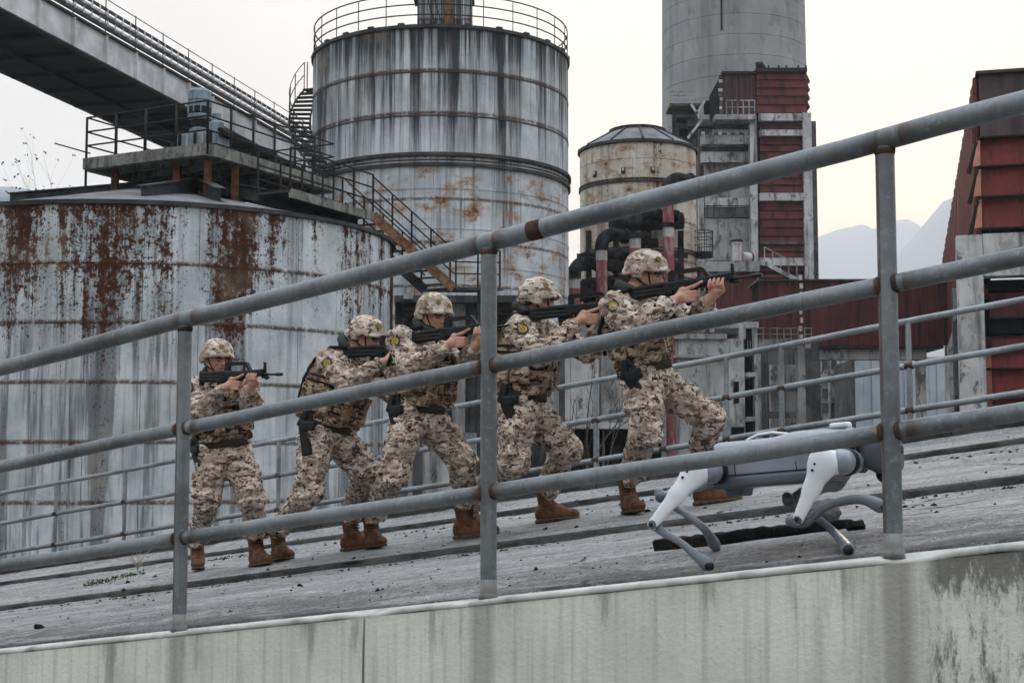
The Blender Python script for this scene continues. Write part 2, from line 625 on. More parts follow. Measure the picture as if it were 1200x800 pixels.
# materials of the ramp
n = NT('ramp_concrete')
p = n.pos()
sx = n.math('ADD', n.math('MULTIPLY', n.xyz(p)[0], float(HD[0])), n.math('MULTIPLY', n.xyz(p)[1], float(HD[1])))
tx = n.math('ADD', n.math('MULTIPLY', n.xyz(p)[0], float(CR[0])), n.math('MULTIPLY', n.xyz(p)[1], float(CR[1])))
q = n.comb(sx, tx, n.xyz(p)[2])
a1 = n.noise(n.mul(q, (.9, 1.6, 1.0)), 1.0, 6, .65)
a2 = n.noise(n.mul(q, (7.0, 11.0, 7.0)), 1.0, 7, .78)
a3 = n.noise(q, 34.0, 5, .72)
a4 = n.noise(n.mul(q, (1.2, 2.4, 1.0)), 1.3, 6, .7)
wq = n.vmath('ADD', q, n.mul(n.comb(a1, a4, a1), (.5, .5, .0)))
vc = n.voro(n.mul(wq, (.75, 1.3, .5)), 1.0, 'DISTANCE_TO_EDGE')
crack = n.math('MULTIPLY', n.math('SUBTRACT', 1.0, n.step(vc.outputs['Distance'], .004, .014)), n.step(a1, .46, .56))
c = n.mix(n.step(a1, .34, .66), (0.20, 0.20, 0.205), (0.37, 0.37, 0.37))
c = n.mix(n.math('MULTIPLY', n.step(a2, .5, .64), .65), c, (0.52, 0.52, 0.52))
c = n.mix(n.math('MULTIPLY', n.step(a4, .55, .68), .65), c, (0.075, 0.076, 0.08))
c = n.mix(n.math('MULTIPLY', n.step(a3, .50, .64), .7), c, (0.045, 0.046, 0.048))
c = n.mix(n.math('MULTIPLY', n.step(n.noise(q, 75.0, 3, .65), .54, .66), .6), c, (0.66, 0.66, 0.65))
c = n.mix(n.math('MULTIPLY', crack, .85), c, (0.02, 0.02, 0.021))
# grit and dirt lying along the front edge
dirt = n.math('MULTIPLY', n.math('SUBTRACT', 1.0, n.step(tx, T0 + .12, T0 + .95)), n.step(n.noise(n.mul(q, (1.4, 6, 1)), 1.4, 5, .7), .42, .56))
c = n.mix(n.math('MULTIPLY', dirt, .75), c, (0.105, 0.1, 0.095))
hgt = n.math('ADD', n.math('MULTIPLY', a2, .9), n.math('ADD', n.math('MULTIPLY', a3, .55), n.math('MULTIPLY', n.noise(q, 110, 3, .6), .3)))
n.bump(hgt, .9, .04)
M['ramp'] = n.fin(c, n.math('ADD', .62, n.math('MULTIPLY', a1, .3)), 0, .1)

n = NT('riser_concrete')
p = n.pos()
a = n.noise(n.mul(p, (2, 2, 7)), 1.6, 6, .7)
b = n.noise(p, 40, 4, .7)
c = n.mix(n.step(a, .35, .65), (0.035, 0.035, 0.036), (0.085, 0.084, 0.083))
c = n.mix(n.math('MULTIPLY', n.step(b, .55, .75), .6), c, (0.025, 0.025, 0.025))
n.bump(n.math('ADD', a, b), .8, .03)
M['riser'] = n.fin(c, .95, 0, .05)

n = NT('retaining_wall_concrete')
p = n.pos()
sx = n.math('ADD', n.math('MULTIPLY', n.xyz(p)[0], float(HD[0])), n.math('MULTIPLY', n.xyz(p)[1], float(HD[1])))
zz = n.xyz(p)[2]
below = n.math('SUBTRACT', n.math('ADD', n.math('MULTIPLY', sx, SLOPE), ZC0), zz)      # metres below the top edge
q = n.comb(sx, n.math('MULTIPLY', below, 1.0), 0.0)
a = n.noise(q, 1.7, 6, .62)
f = n.noise(q, 60, 4, .65)
sl = n.noise(n.mul(q, (26, .9, 1)), 1.0, 4, .6)
s2 = n.noise(n.mul(q, (5.5, .8, 1)), 1.0, 5, .65)
c = n.mix(n.step(a, .3, .7), (0.54, 0.54, 0.49), (0.68, 0.68, 0.625))
c = n.mix(n.math('MULTIPLY', n.step(sl, .46, .68), .45), c, (0.30, 0.30, 0.275))
# run-off under the lip
run = n.math('MULTIPLY', n.step(n.math('ADD', s2, n.math('MULTIPLY', n.math('SUBTRACT', 1.0, n.step(below, 0.0, .25)), .09)), .60, .72), n.math('SUBTRACT', 1.0, n.step(below, .1, .75)))
c = n.mix(n.math('MULTIPLY', run, .55), c, (0.10, 0.10, 0.095))
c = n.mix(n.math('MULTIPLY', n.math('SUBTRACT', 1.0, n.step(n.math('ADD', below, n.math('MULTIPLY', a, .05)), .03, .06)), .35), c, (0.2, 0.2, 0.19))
c = n.mix(n.math('MULTIPLY', n.step(n.noise(n.mul(q, (2.0, .5, 1)), 1.0, 5, .6), .5, .68), .4), c, (0.27, 0.27, 0.25))
# black mould on the last stretch of wall
mould_v = n.noise(n.mul(q, (26, 8.0, 1)), 1.0, 7, .82)
mould_b = n.noise(n.mul(q, (1.6, 1.2, 1)), 1.0, 3, .5)
mm = n.math('ADD', n.math('MULTIPLY', mould_v, .7), n.math('MULTIPLY', mould_b, .5))
mm = n.math('ADD', mm, n.math('MULTIPLY', n.math('SUBTRACT', 1.0, n.step(below, 0.02, .16)), .16))
S_MOULD = st(at_t(1078, 650, T0))[0]
mould = n.math('MULTIPLY', n.step(mm, .585, .70), n.step(sx, S_MOULD - .01, S_MOULD + .05))
# water run marks below each post
pf = n.math('FRACT', n.math('ADD', n.math('DIVIDE', n.math('SUBTRACT', sx, st(px(565, 702, 4.493))[0]), 1.290), .5))
pd = n.math('MULTIPLY', n.math('ABSOLUTE', n.math('SUBTRACT', pf, .5)), 1.290)
pm = n.math('SUBTRACT', 1.0, n.step(n.math('ADD', pd, n.math('MULTIPLY', n.math('SUBTRACT', sl, .5), .06)), .025, .055))
c = n.mix(n.math('MULTIPLY', pm, .5), c, (0.16, 0.155, 0.14))
c = n.mix(n.math('MULTIPLY', mould, .75), c, (0.04, 0.041, 0.04))
# chalky drips
c = n.mix(n.math('MULTIPLY', n.step(n.noise(n.mul(q, (14, 1.3, 1)), 1.0, 3, .5), .70, .74), .5), c, (0.62, 0.62, 0.58))
c = n.mix(n.math('MULTIPLY', n.step(f, .6, .75), .3), c, (0.12, 0.115, 0.1))
n.bump(n.math('ADD', f, n.math('MULTIPLY', sl, .4)), .35, .01)
M['rwall'] = n.fin(c, .9, 0, .1)
M['footing'] = pipe_mat('crusted_pipe', (.19, .19, .18), .8)
M['lip'] = concrete('lip_concrete', (0.60, 0.60, 0.575), (0.42, 0.42, 0.40), streak=.4, scale=3.0, bump=.3, seed=4)

# ground
g = MB()
g.add([(-6000, -300, 0), (6000, -300, 0), (6000, 9000, 0), (-6000, 9000, 0)], [(0, 1, 2, 3)])
gr = g.build('ground', concrete('yard_ground', (0.17, 0.165, 0.15), (0.10, 0.10, 0.09), streak=.3, scale=.2), None)
gr['kind'] = 'structure'


def sheet(name, ts, ds, mat, noise_amp, parent=None, kind=None, smooth=True):
    """a strip of the ramp: ts = list of (t, extra height), swept along s with small unevenness"""
    ss = np.arange(S0, S1 + 1e-6, ds)
    vs, fs = [], []
    for s in ss:
        for (t, h) in ts:
            q = ramp_pt(s, t, h)
            k = noise_amp * (0.6 * fbm((s, t, 3.1), 1.1) + 0.4 * fbm((s, t, 9.7), 6.0))
            vs.append(q + np.array([0, 0, k]))
    m = len(ts)
    for i in range(len(ss) - 1):
        for j in range(m - 1):
            fs.append((i * m + j, (i + 1) * m + j, (i + 1) * m + j + 1, i * m + j + 1))
    mb = MB().add(vs, fs)
    o = mb.build(name, mat, parent, smooth)
    if kind:
        o['kind'] = kind
    return o


def lin(a, b, k):
    return [(a + (b - a) * i / k, 0.0) for i in range(k + 1)]


ramp = sheet('ramp', [(T0 + .139, -.09)] + lin(T0 + .14, T1 + .002, 26), .09, M['ramp'], .012, None, 'structure')


def ledge(name, ta, tb, ts_pts, seed):
    """raised terrace: worn riser with an uneven arris, then its tread"""
    ss = np.arange(S0, S1 + 1e-6, .05)
    vs, fs, mats = [], [], []
    zlo = float(np.interp(ta - .001, _pt, _pz))
    zhi = float(np.interp(ta + .013, _pt, _pz))
    row = None
    for s in ss:
        wob = .03 * fbm((s, seed, 0), .9) + .018 * fbm((s, seed, 5), 4.0)
        chip = max(0.0, fbm((s, seed * 3, 2), 2.3) - .25) * .07
        hz = zhi - zlo
        pts = []
        for (dt, zz) in ((-.004, zlo - .05), (0.0, zlo + .25 * hz), (.006, zlo + .7 * hz), (.012 + chip * .5, zhi - chip * .5 - .012), (.045 + chip, zhi - .002)):
            q = HD * s + CR * (ta + dt - wob * .6 + .012 * fbm((s, dt * 40 + seed, 7), 7.0))
            pts.append(q + np.array([0, 0, zz + SLOPE * s]))
        for t in np.linspace(ta + .11, tb, ts_pts):
            q = ramp_pt(s, t)
            k = .011 * (0.6 * fbm((s, t, 3.1), 1.1) + 0.4 * fbm((s, t, 9.7), 6.0))
            pts.append(q + np.array([0, 0, k]))
        vs.extend(pts)
        m = len(pts)
    for i in range(len(ss) - 1):
        for j in range(m - 1):
            fs.append((i * m + j, (i + 1) * m + j, (i + 1) * m + j + 1, i * m + j + 1))
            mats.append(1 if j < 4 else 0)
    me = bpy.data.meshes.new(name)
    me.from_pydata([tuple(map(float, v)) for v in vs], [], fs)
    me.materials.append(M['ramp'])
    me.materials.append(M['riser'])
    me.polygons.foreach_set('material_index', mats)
    me.polygons.foreach_set('use_smooth', [True] * len(fs))
    o = place(name, me)
    o['kind'] = 'structure'
    return o


ledge('ramp_ledge', T1, T2 + .004, 14, 1.0)
ledge('ramp_ledge', T2, T3 + .004, 8, 2.0)

# low kerb wall under the far railing
root = thing('kerb_wall', 'low dark concrete kerb wall carrying the far railing along the ramp', 'wall', ramp_pt(-5, T3 + .3))
zlo = float(np.interp(T3 - .001, _pt, _pz))
zhi = float(np.interp(T3 + .013, _pt, _pz))
seg = 3.0
k = 0
s = S0
while s < S1:
    e = min(s + seg - .012, S1)
    vs = []
    for t, z in ((T3 + .001, zlo - .3), (T3, zhi - .02), (T3 + .02, zhi), (T3 + .62, zhi + .004), (T3 + .64, -6)):
        for ss_ in (s, e):
            qq = HD * ss_ + CR * t
            vs.append((qq[0], qq[1], z + SLOPE * ss_ if z > -5 else 0.02))
    fs = [(2 * i, 2 * i + 1, 2 * i + 3, 2 * i + 2) for i in range(4)] + [(0, 2, 4, 6, 8), (9, 7, 5, 3, 1)]
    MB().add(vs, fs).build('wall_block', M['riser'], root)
    s += seg

# retaining wall in front, cast in bays, with a pale rounded lip
root = thing('retaining_wall', 'pale weathered concrete retaining wall with bright lip below the near railing', 'wall', (px(600, 790, 4.4)[0], 4.4, 0))
s425 = st(at_t(428, 720, T0))[0]
cuts = [S0, s425 - 9.2, s425 - 6.9, s425 - 4.6, s425 - 2.3, s425, s425 + 3.4, s425 + 6.2, S1]
for a, b in zip(cuts[:-1], cuts[1:]):
    g0 = .006 if abs(a - s425) < .01 else .003
    ns = max(4, int((b - a) / .12))
    ss = np.linspace(a + g0, b - .003, ns + 1)
    # crooked crack edge: the left end of the bay after the crack wanders
    prof = [(-.004, -2.0), (0.0, -.9), (0.0, -.5), (0.0, -.25), (0.0, -.019)]
    vs, fs = [], []
    for i, s in enumerate(ss):
        for (dt, dz) in prof:
            w = 0.0
            if i in (0, ns) and (abs(a - s425) < .01 and i == 0 or abs(b - s425) < .01 and i == ns):
                w = .010 * math.sin(dz * 11.0) + .006 * math.sin(dz * 31.0)
            q = HD * (s + w) + CR * (T0 + dt)
            z = ZC0 + SLOPE * s + dz
            if dz < -1.5:
                z = 0.0
            vs.append((q[0], q[1], z))
    m = len(prof)
    for i in range(ns):
        for j in range(m - 1):
            fs.append((i * m + j, (i + 1) * m + j, (i + 1) * m + j + 1, i * m + j + 1))
    # end faces give the joint its depth
    for i in (0, ns):
        base = len(vs)
        for j in range(m):
            v = np.array(vs[i * m + j]) + CR * .25
            vs.append(tuple(v))
        for j in range(m - 1):
            fs.append((i * m + j, i * m + j + 1, base + j + 1, base + j))
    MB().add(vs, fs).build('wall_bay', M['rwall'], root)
    # the lip on top of the bay
    lp = [(.002, -.018), (-.003, -.014), (-.003, -.004), (0.003, 0.0), (.05, .002), (.10, .003), (.145, .002), (.15, -.05)]
    vs, fs = [], []
    ns = max(6, int((b - a) / .035))
    ss = np.linspace(a + g0, b - .003, ns + 1)
    for s in ss:
        ch = .022 * max(0, fbm((s, 4.4, 1), 3.0) - .10) + .005 * fbm((s, 1, 1), 9)
        for (dt, dz) in lp:
            q = HD * s + CR * (T0 + dt + (ch if dt < .02 else 0) + (.012 * fbm((s, 8, 3), 2.2) if dt > .08 else 0))
            vs.append((q[0], q[1], ZC0 + SLOPE * s + dz - (ch * .7 if -.02 < dz and dt < .06 else 0)))
    m = len(lp)
    for i in range(ns):
        for j in range(m - 1):
            fs.append((i * m + j, (i + 1) * m + j, (i + 1) * m + j + 1, i * m + j + 1))
    fs.append(tuple(range(m)))
    fs.append(tuple(ns * m + j for j in range(m - 1, -1, -1)))
    MB().add(vs, fs).build('lip', M['lip'], root, True)


# ------------------------------------------------------------------ railings
def rail_dir(s, t, z):
    q = HD * s + CR * t
    return np.array([q[0], q[1], z + SLOPE * s])


def wavy(p, q, k, amp, seed):
    out = []
    for i in range(k + 1):
        x = p + (q - p) * i / k
        w = amp * math.sin(math.pi * i / k) * (fbm((seed, i * .31, 1), 1.0))
        out.append(x + np.array([0, 0, w]))
    return out


SP2 = st(px(565, 702, 4.493))[0]
DS = 1.290
NEAR_T = T0 + .035
M['galv'] = pipe_mat('grey_pipe_paint_posts', (0.15, 0.168, 0.178), .5, (HD, SP2, DS))
root = thing('railing', 'thick grey pipe railing with three rails along the near edge of the ramp', 'railing', ramp_pt(SP2, NEAR_T), 'pipe railings of the ramp')
posts = [SP2 - 1.315 * k for k in (4, 3, 2, 1)] + [SP2 + 1.272 * k for k in range(0, 4)]
H_TOP, H_MID, H_LOW = 1.10, .717, .326
zb = ZC0
for s in posts:
    MB().cyl(rail_dir(s, NEAR_T, zb - .02), rail_dir(s, NEAR_T, zb + H_TOP - .012), .0255, n=20).build('post', M['galv'], root, True, angle=40)
    # crusted foot of the post in the lip
    MB().tube([rail_dir(s, NEAR_T, zb - .002), rail_dir(s, NEAR_T, zb + .012), rail_dir(s, NEAR_T, zb + .025), rail_dir(s, NEAR_T, zb + .06)], [.032, .0275, .0262, .0258], 16).build('footing', M['footing'], root, True)
    # weld below the top rail
    MB().tube([rail_dir(s, NEAR_T, zb + H_TOP - .034), rail_dir(s, NEAR_T, zb + H_TOP - .027), rail_dir(s, NEAR_T, zb + H_TOP - .016)], [.0255, .0278, .0285], 14).build('weld', M['weld'], root, True)
for i, (a, b) in enumerate(zip(posts[:-1], posts[1:])):
    for hh in (H_MID, H_LOW):
        p0, p1 = rail_dir(a, NEAR_T, zb + hh), rail_dir(b, NEAR_T, zb + hh)
        MB().tube(wavy(p0 + RD * .02, p1 - RD * .02, 6, .006, i + hh), .0243, 18).build('rail', M['galv'], root, True, angle=50)
        MB().tube([p0 + RD * .018, p0 + RD * .025, p0 + RD * .031], [.0275, .0265, .0244], 14).build('weld', M['weld'], root, True)
        MB().tube([p1 - RD * .018, p1 - RD * .025, p1 - RD * .031], [.0275, .0265, .0244], 14).build('weld', M['weld'], root, True)
# top rail: lengths of pipe butted with a rusty joint
j = st(at_t(629, 267, NEAR_T))[0]
lens = [posts[0] - .3, j - 3.1, j, j + 3.0, posts[-1] + .3]
for i, (a, b) in enumerate(zip(lens[:-1], lens[1:])):
    MB().tube(wavy(rail_dir(a + .002, NEAR_T, zb + H_TOP + .008), rail_dir(b - .002, NEAR_T, zb + H_TOP + .008), 12, .008, i * 7.7), .0305, 22).build('top_rail', M['galv'], root, True, angle=50)
    if i:
        c0 = rail_dir(a, NEAR_T, zb + H_TOP + .008)
        MB().tube([c0 - RD * .026, c0 - RD * .024, c0 + RD * .022, c0 + RD * .026], [.0304, .031, .031, .0304], 20).build('joint', M['weld'], root, True, angle=40)

# far railing
FAR_T = T3 + .28


def far_s(u):
    v = 577 - .1892 * u
    return st(at_t(u, v, FAR_T))[0]


zfr = float(np.interp(FAR_T, _pt, _pz))
ptop = at_t(1063, 377, FAR_T)
HF = zc_of(ptop) - zfr
gap = (zc_of(ptop) - zc_of(at_t(1063, 429, FAR_T)))
root = thing('railing', 'thin pale grey pipe railing behind the soldiers on the kerb wall', 'railing', ramp_pt(far_s(600), FAR_T), 'pipe railings of the ramp')
fposts = [far_s(u) for u in (-60, 66, 147, 327, 440, 537, 652, 698, 777, 851, 915, 1064, 1226)]
for i, s in enumerate(fposts):
    MB().cyl(rail_dir(s, FAR_T, zfr - .02), rail_dir(s, FAR_T, zfr + HF), .022, n=12).build('post', M['galv_far'], root, True, angle=40)
    for hh in (HF - gap, HF - 2 * gap):
        p0 = rail_dir(s, FAR_T, zfr + hh)
        MB().tube([p0 - RD * .035, p0 - RD * .03, p0 + RD * .03, p0 + RD * .035], [.0235, .0272, .0272, .0235], 10).build('weld', M['weld'], root, True, angle=40)
for k in range(3):
    hh = HF - gap * k
    a, b = fposts[0] - 3, fposts[-1] + 1.5
    MB().tube(wavy(rail_dir(a, FAR_T, zfr + hh), rail_dir(b, FAR_T, zfr + hh), 24, .012, 3.3 + k), .0245, 12).build('rail' if k else 'top_rail', M['galv_far'], root, True, angle=50)
    # moss and bits of rust on the welds are in the paint
print('HF', HF, 'gap', gap, 'ramp zc', PROF)

M['flap'] = simple('sunlit_red_sheet', (.42, .19, .13), .7, 0, .2, 3)  # warm light of the low sun painted into the flap colour
# ------------------------------------------------------------------ background: tanks
def plated_tank(root, cx, cy, R, z0, ztop, zs, nplate, mat, shell_mat, seg_per=4, gap=.012, stagger=.5, arc=(math.radians(165), math.radians(375))):
    """shell with separate rolled plates: zs = list of (bottom, top) of courses"""
    MB().lathe([(R - .03, z0), (R - .03, ztop - .01)], 72, (cx, cy, 0)).build('shell', shell_mat, root, True)
    step = 2 * math.pi / nplate
    cache = {}
    for ci, (za, zb_) in enumerate(zs):
        key = round(zb_ - za, 3)
        if key not in cache:
            vs, fs = [], []
            ha = step / 2 - gap / R / 2
            h = zb_ - za - .012
            for k in range(seg_per + 1):
                t = -ha + 2 * ha * k / seg_per
                for (r, z) in ((R - .028, 0), (R, .004), (R, h - .004), (R - .028, h)):
                    vs.append((r * math.cos(t), r * math.sin(t), z))
            for k in range(seg_per):
                for i in range(3):
                    a = k * 4 + i
                    fs.append((a, a + 4, a + 5, a + 1))
            for k in (0, seg_per):
                fs.append(tuple(k * 4 + i for i in (range(4) if k == 0 else range(3, -1, -1))))
            cache[key] = MB().add(vs, fs).mesh('plate', mat, True)
            autosmooth(cache[key], 35)
        for k in range(nplate):
            a = step * (k + (ci % 2) * stagger)
            a2 = a if a >= arc[0] - .2 else a + 2 * math.pi
            if arc[0] <= a2 <= arc[1]:
                place('plate', cache[key], root, (cx - root.location.x, cy - root.location.y, za - root.location.z), a)


def ring(cx, cy, R, z, h, out, n=72):
    return MB().lathe([(R - .02, z), (R + out, z), (R + out, z + h), (R - .02, z + h)], n, (cx, cy, 0))


def round_rail(root, cx, cy, R, z, h, npost, mat, nr=3, r=.022, arc=None):
    for k in range(npost):
        t = 2 * math.pi * k / npost
        x, y = cx + R * math.cos(t), cy + R * math.sin(t)
        MB().cyl((x, y, z - .02), (x, y, z + h), r, n=6).build('rail_post', mat, root)
    for j in range(nr):
        zz = z + h * (1 - j / nr)
        MB().lathe([(R - r, zz - r), (R + r, zz - r), (R + r, zz + r), (R - r, zz + r), (R - r, zz - r)], 64, (cx, cy, 0)).build('hand_rail', mat, root)


# --- left rusty tank
LX, LY, LR = -9.64, 39.0, 6.4
LZ = float(px(180, 239.5, LY - LR + .2)[2])
LC = LZ / 6.0
M['tankL'] = tank_mat('rusty_tank_plate', LX, LY, LR, LZ, LC, (0.38, 0.43, 0.455), (0.56, 0.615, 0.64), .6, .07, 1.0)
M['tankL_shell'] = simple('tank_seam', (0.035, 0.022, 0.016), .9)
root = thing('storage_tank', 'squat pale blue steel tank with broad brown rust bands behind the soldiers', 'tank', (LX, LY, 0))
TANK_L = root
zs = [(LC * i, LC * (i + 1)) for i in range(6)]
plated_tank(root, LX, LY, LR, 0, LZ, zs, 16, M['tankL'], M['tankL_shell'], 5, .014)
for i in range(1, 6):
    ring(LX, LY, LR, LC * i - .015, .03, .012).build('seam_band', M['tankL'], root, True, angle=40)
rim = ring(LX, LY, LR, LZ - .02, .10, .07)
rim.build('rim', M['dark_steel'], root, True, angle=40)
# low conical roof with radial I-beams
zr = LZ + 1.55
MB().lathe([(LR + .05, LZ + .06), (.35, zr), (.0, zr + .02)], 72, (LX, LY, 0)).build('roof', M['roof'], root, True)


def ibeam(mb, p, q, w, h):
    p, q = np.array(p, float), np.array(q, float)
    a = q - p
    s = np.cross(a, (0, 0, 1.0))
    s /= np.linalg.norm(s)
    up = np.cross(s, a)
    up /= np.linalg.norm(up)
    mb.bar(p + up * h / 2, q + up * h / 2, w, .03)
    mb.bar(p - up * h / 2, q - up * h / 2, w, .03)
    mb.bar(p, q, .03, h - .04)
    return mb


apex = px(233, 216, 37.6)
for (u, v, d) in ((12, 234, 41.5), (166, 226, 34.2), (258, 229, 34.6), (345, 236, 37.4), (120, 226, 41.0), (420, 256, 38.5)):
    e = px(u, v, d)
    ibeam(MB(), apex, e, .26, .34).build('roof_beam', M['dark_steel'], root)

# --- platform on the tank
DZ = float(px(243, 169, 36.0)[2])


def on_z(u, v, z):
    r = ray(u, v)
    return CAM + r * ((z - CAM_Z) / r[2])


A_, B_ = on_z(101, 187, DZ), on_z(243, 169, DZ)
ex = (A_ - B_)
lx = np.linalg.norm(ex)
ex /= lx
ey = np.array([ex[1], -ex[0], 0])
if ey[1] < 0:
    ey = -ey
ly = 5.6
root = thing('service_platform', 'weathered steel service platform on stub columns over the rusty tank roof', 'platform', (*((A_ + B_) / 2 + ey * ly / 2)[:2], DZ))
PLAT = root


def dk(i, j, z=0.0):
    return B_ + ex * i + ey * j + np.array([0, 0, z])


Z = np.array([0, 0, 1.0])
for i in range(8):
    MB().obox(dk(lx * (i + .5) / 8, ly / 2, -.04), ex, ey, Z, lx / 16 - .012, ly / 2 - .12, .03).build('deck_plate', M['roof'], root)
for (a, b) in (((-.0, 0), (lx, 0)), ((0, ly), (lx, ly)), ((0, .13), (0, ly - .13)), ((lx, .13), (lx, ly - .13))):
    MB().bar(dk(*a, -.14), dk(*b, -.14), .24, .30).build('edge_beam', M['deckc'], root)
for i in range(1, 7):
    ibeam(MB(), dk(.13, ly * i / 7, -.17), dk(lx - .13, ly * i / 7, -.17), .12, .18).build('joist', M['deckc'], root)
for i, (u, v0, v1) in enumerate(((134, 184, 219), (207, 175, 214), (243, 170, 217), (275, 178, 222), (332, 200, 234), (355, 210, 238))):
    # columns stand under the two front edges
    top = on_z(u, v0 + 15, DZ - .29)
    zb_ = float(px(u, v1, top[1])[2])
    o = MB().box(top[0] - .085, top[0] + .085, top[1] - .0, top[1] + .18, zb_ - .3, DZ - .29)
    o.build('stub_column', M['rust'] if i != 4 else M['rust_pale'], root)
    MB().box(top[0] - .2, top[0] + .2, top[1] - .06, top[1] + .3, zb_ - .32, zb_ - .28).build('base_plate', M['dark_steel'], root)
for (i, j) in ((lx * .85, ly * .9), (lx * .3, ly * .9), (.4, ly * .75)):
    q = dk(i, j)
    MB().box(q[0] - .13, q[0] + .13, q[1] - .13, q[1] + .13, LZ + .2, DZ - .29).build('stub_column', M['rust_pale'], root)
# guard rails round the deck
HP = 1.12
runs = [((0, 0), (lx, 0), 4), ((0, 0), (0, ly), 6), ((lx, 0), (lx, ly), 5), ((lx, ly), (0, ly), 4)]
for (a, b, k) in runs:
    a, b = np.array(a, float), np.array(b, float)
    for i in range(k):
        q = a + (b - a) * i / k
        MB().cyl(dk(*q, -.25), dk(*q, HP), .034, n=8).build('rail_post', M['black_steel'], root, True)
    for h in (HP, HP * .66, HP * .33):
        MB().cyl(dk(*a, h), dk(*b, h), .024, n=8).build('hand_rail', M['black_steel'], root, True)
# long loose rod sticking out, and the tall mast at the left corner
MB().cyl(px(64, 168, 37.6), px(106, 180, 37.6), .02, n=6).build('loose_rod', M['black_steel'], root)
c0 = dk(lx, 0)
MB().cyl((c0[0], c0[1], LZ + .4), (c0[0], c0[1], DZ - .2), .035, n=8).build('mast', M['black_steel'], root)
# dark hopper hub under the deck
hb = px(232, 205, 38.2)
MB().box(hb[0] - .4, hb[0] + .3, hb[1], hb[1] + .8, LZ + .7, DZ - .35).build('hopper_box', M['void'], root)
MB().box(hb[0] + .3, hb[0] + .62, hb[1] - .25, hb[1] - .04, LZ + .7, DZ - .3).build('stub_column', M['roof'], root)
# motor with gearbox standing on the deck
mx = dk(.75, .8)
root = thing('electric_motor', 'faded blue vertical motor and gearbox on the service platform', 'motor', (mx[0], mx[1], DZ))
w = ex
MB().obox(mx + np.array([0, 0, .28]), ex, ey, Z, .62, .36, .22).build('gearbox', M['motor'], root, False, .05)
MB().obox(mx + np.array([0, 0, .05]), ex, ey, Z, .75, .45, .05).build('base_frame', M['black_steel'], root)
m2 = mx + ex * .18
MB().lathe([(0, .5), (.26, .5), (.26, .62), (.18, .66), (.18, .9), (.30, .92), (.30, 1.0), (.27, 1.02), (.27, 1.38), (.3, 1.4), (.3, 1.62), (.22, 1.7), (0, 1.71)], 20, (m2[0], m2[1], DZ)).build('motor_body', M['motor'], root, True, angle=40)
MB().lathe([(.272, 1.03), (.296, 1.05), (.296, 1.20), (.272, 1.22)], 20, (m2[0], m2[1], DZ)).build('cooling_band', M['black_steel'], root, True, angle=40)
MB().lathe([(.19, .68), (.2, .7), (.2, .86), (.19, .88)], 20, (m2[0], m2[1], DZ)).build('shaft_guard', M['black_steel'], root, True, angle=40)
for k in range(5):
    MB().obox(mx + ex * (-.5 + .25 * k) - ey * .37 + Z * .3, ex, ey, Z, .035, .03, .16).build('gearbox_rib', M['pipe_white'] if k % 2 else M['black_steel'], root)
for k in range(10):
    t = 2 * math.pi * k / 10
    MB().obox((m2[0] + .285 * math.cos(t), m2[1] + .285 * math.sin(t), DZ + 1.2), (math.cos(t), math.sin(t), 0), (-math.sin(t), math.cos(t), 0), Z, .03, .012, .16).build('cooling_fin', M['motor'], root)
m3 = mx - ex * .38
MB().lathe([(0, .5), (.2, .5), (.2, .74), (.12, .8), (.12, .98), (0, 1.0)], 16, (m3[0], m3[1], DZ)).build('coupling', M['motor'], root, True, angle=40)
for sg in (-1, 1):
    q = mx + ex * (.66 * sg)
    MB().cyl(q + Z * .45 - ey * .2, q + Z * .45 + ey * .2, .12, n=14).build('pulley', M['black_steel'], root, True, angle=40)

# --- catwalk and stairs on the right of the tank
root = thing('catwalk', 'narrow dark catwalk with railing and rusty stair going down beside the rusty tank', 'stairs', px(437, 253, 38.6))
CZ_ = float(px(437, 250, 38.6)[2])
a0, b0 = on_z(340, 222, CZ_), on_z(437, 250, CZ_)
d_ = (b0 - a0) / np.linalg.norm(b0 - a0)
nrm = np.array([-d_[1], d_[0], 0])
if nrm[1] < 0:
    nrm = -nrm
L = np.linalg.norm(b0 - a0)
MB().obox((a0 + b0) / 2 + nrm * .5 - Z * .03, d_, nrm, Z, L / 2, .5, .03).build('walkway', M['dark_steel'], root)
MB().bar(a0 - Z * .09, b0 - Z * .09, .08, .22).build('edge_beam', M['deckc'], root)
MB().bar(a0 + nrm - Z * .09, b0 + nrm - Z * .09, .08, .22).build('edge_beam', M['dark_steel'], root)
for side in (0, 1):
    off = nrm * (side * .98)
    for i in range(5):
        q = a0 + (b0 - a0) * i / 4 + off
        MB().bar(q, q + Z * 1.05, .05, .05).build('rail_post', M['black_steel'], root)
    for h in (1.05, .7, .35):
        MB().bar(a0 + off + Z * h, b0 + off + Z * h, .035, .035).build('hand_rail', M['black_steel'], root)
# stair flight
s_end = px(532, 336, 38.9)
d2 = s_end - b0
for side in (0, 1):
    off = nrm * (side * .9)
    MB().bar(b0 + off - Z * .05, s_end + off - Z * .05, .06, .26).build('stringer', M['rust_pale'] if side == 0 else M['dark_steel'], root)
    for i in range(1, 5):
        q = b0 + d2 * i / 4.2 + off
        MB().bar(q, q + Z * 1.0, .05, .05).build('rail_post', M['black_steel'], root)
    for h in (1.0, .68, .36):
        MB().bar(b0 + off + Z * h, s_end + off + Z * h, .035, .035).build('hand_rail', M['black_steel'], root)
for i in range(11):
    q = b0 + d2 * (i + .5) / 11 + nrm * .45
    MB().obox(q, (d2 - Z * d2[2]) / np.linalg.norm(d2 - Z * d2[2]), nrm, Z, .12, .42, .015).build('stair_tread', M['dark_steel'], root)
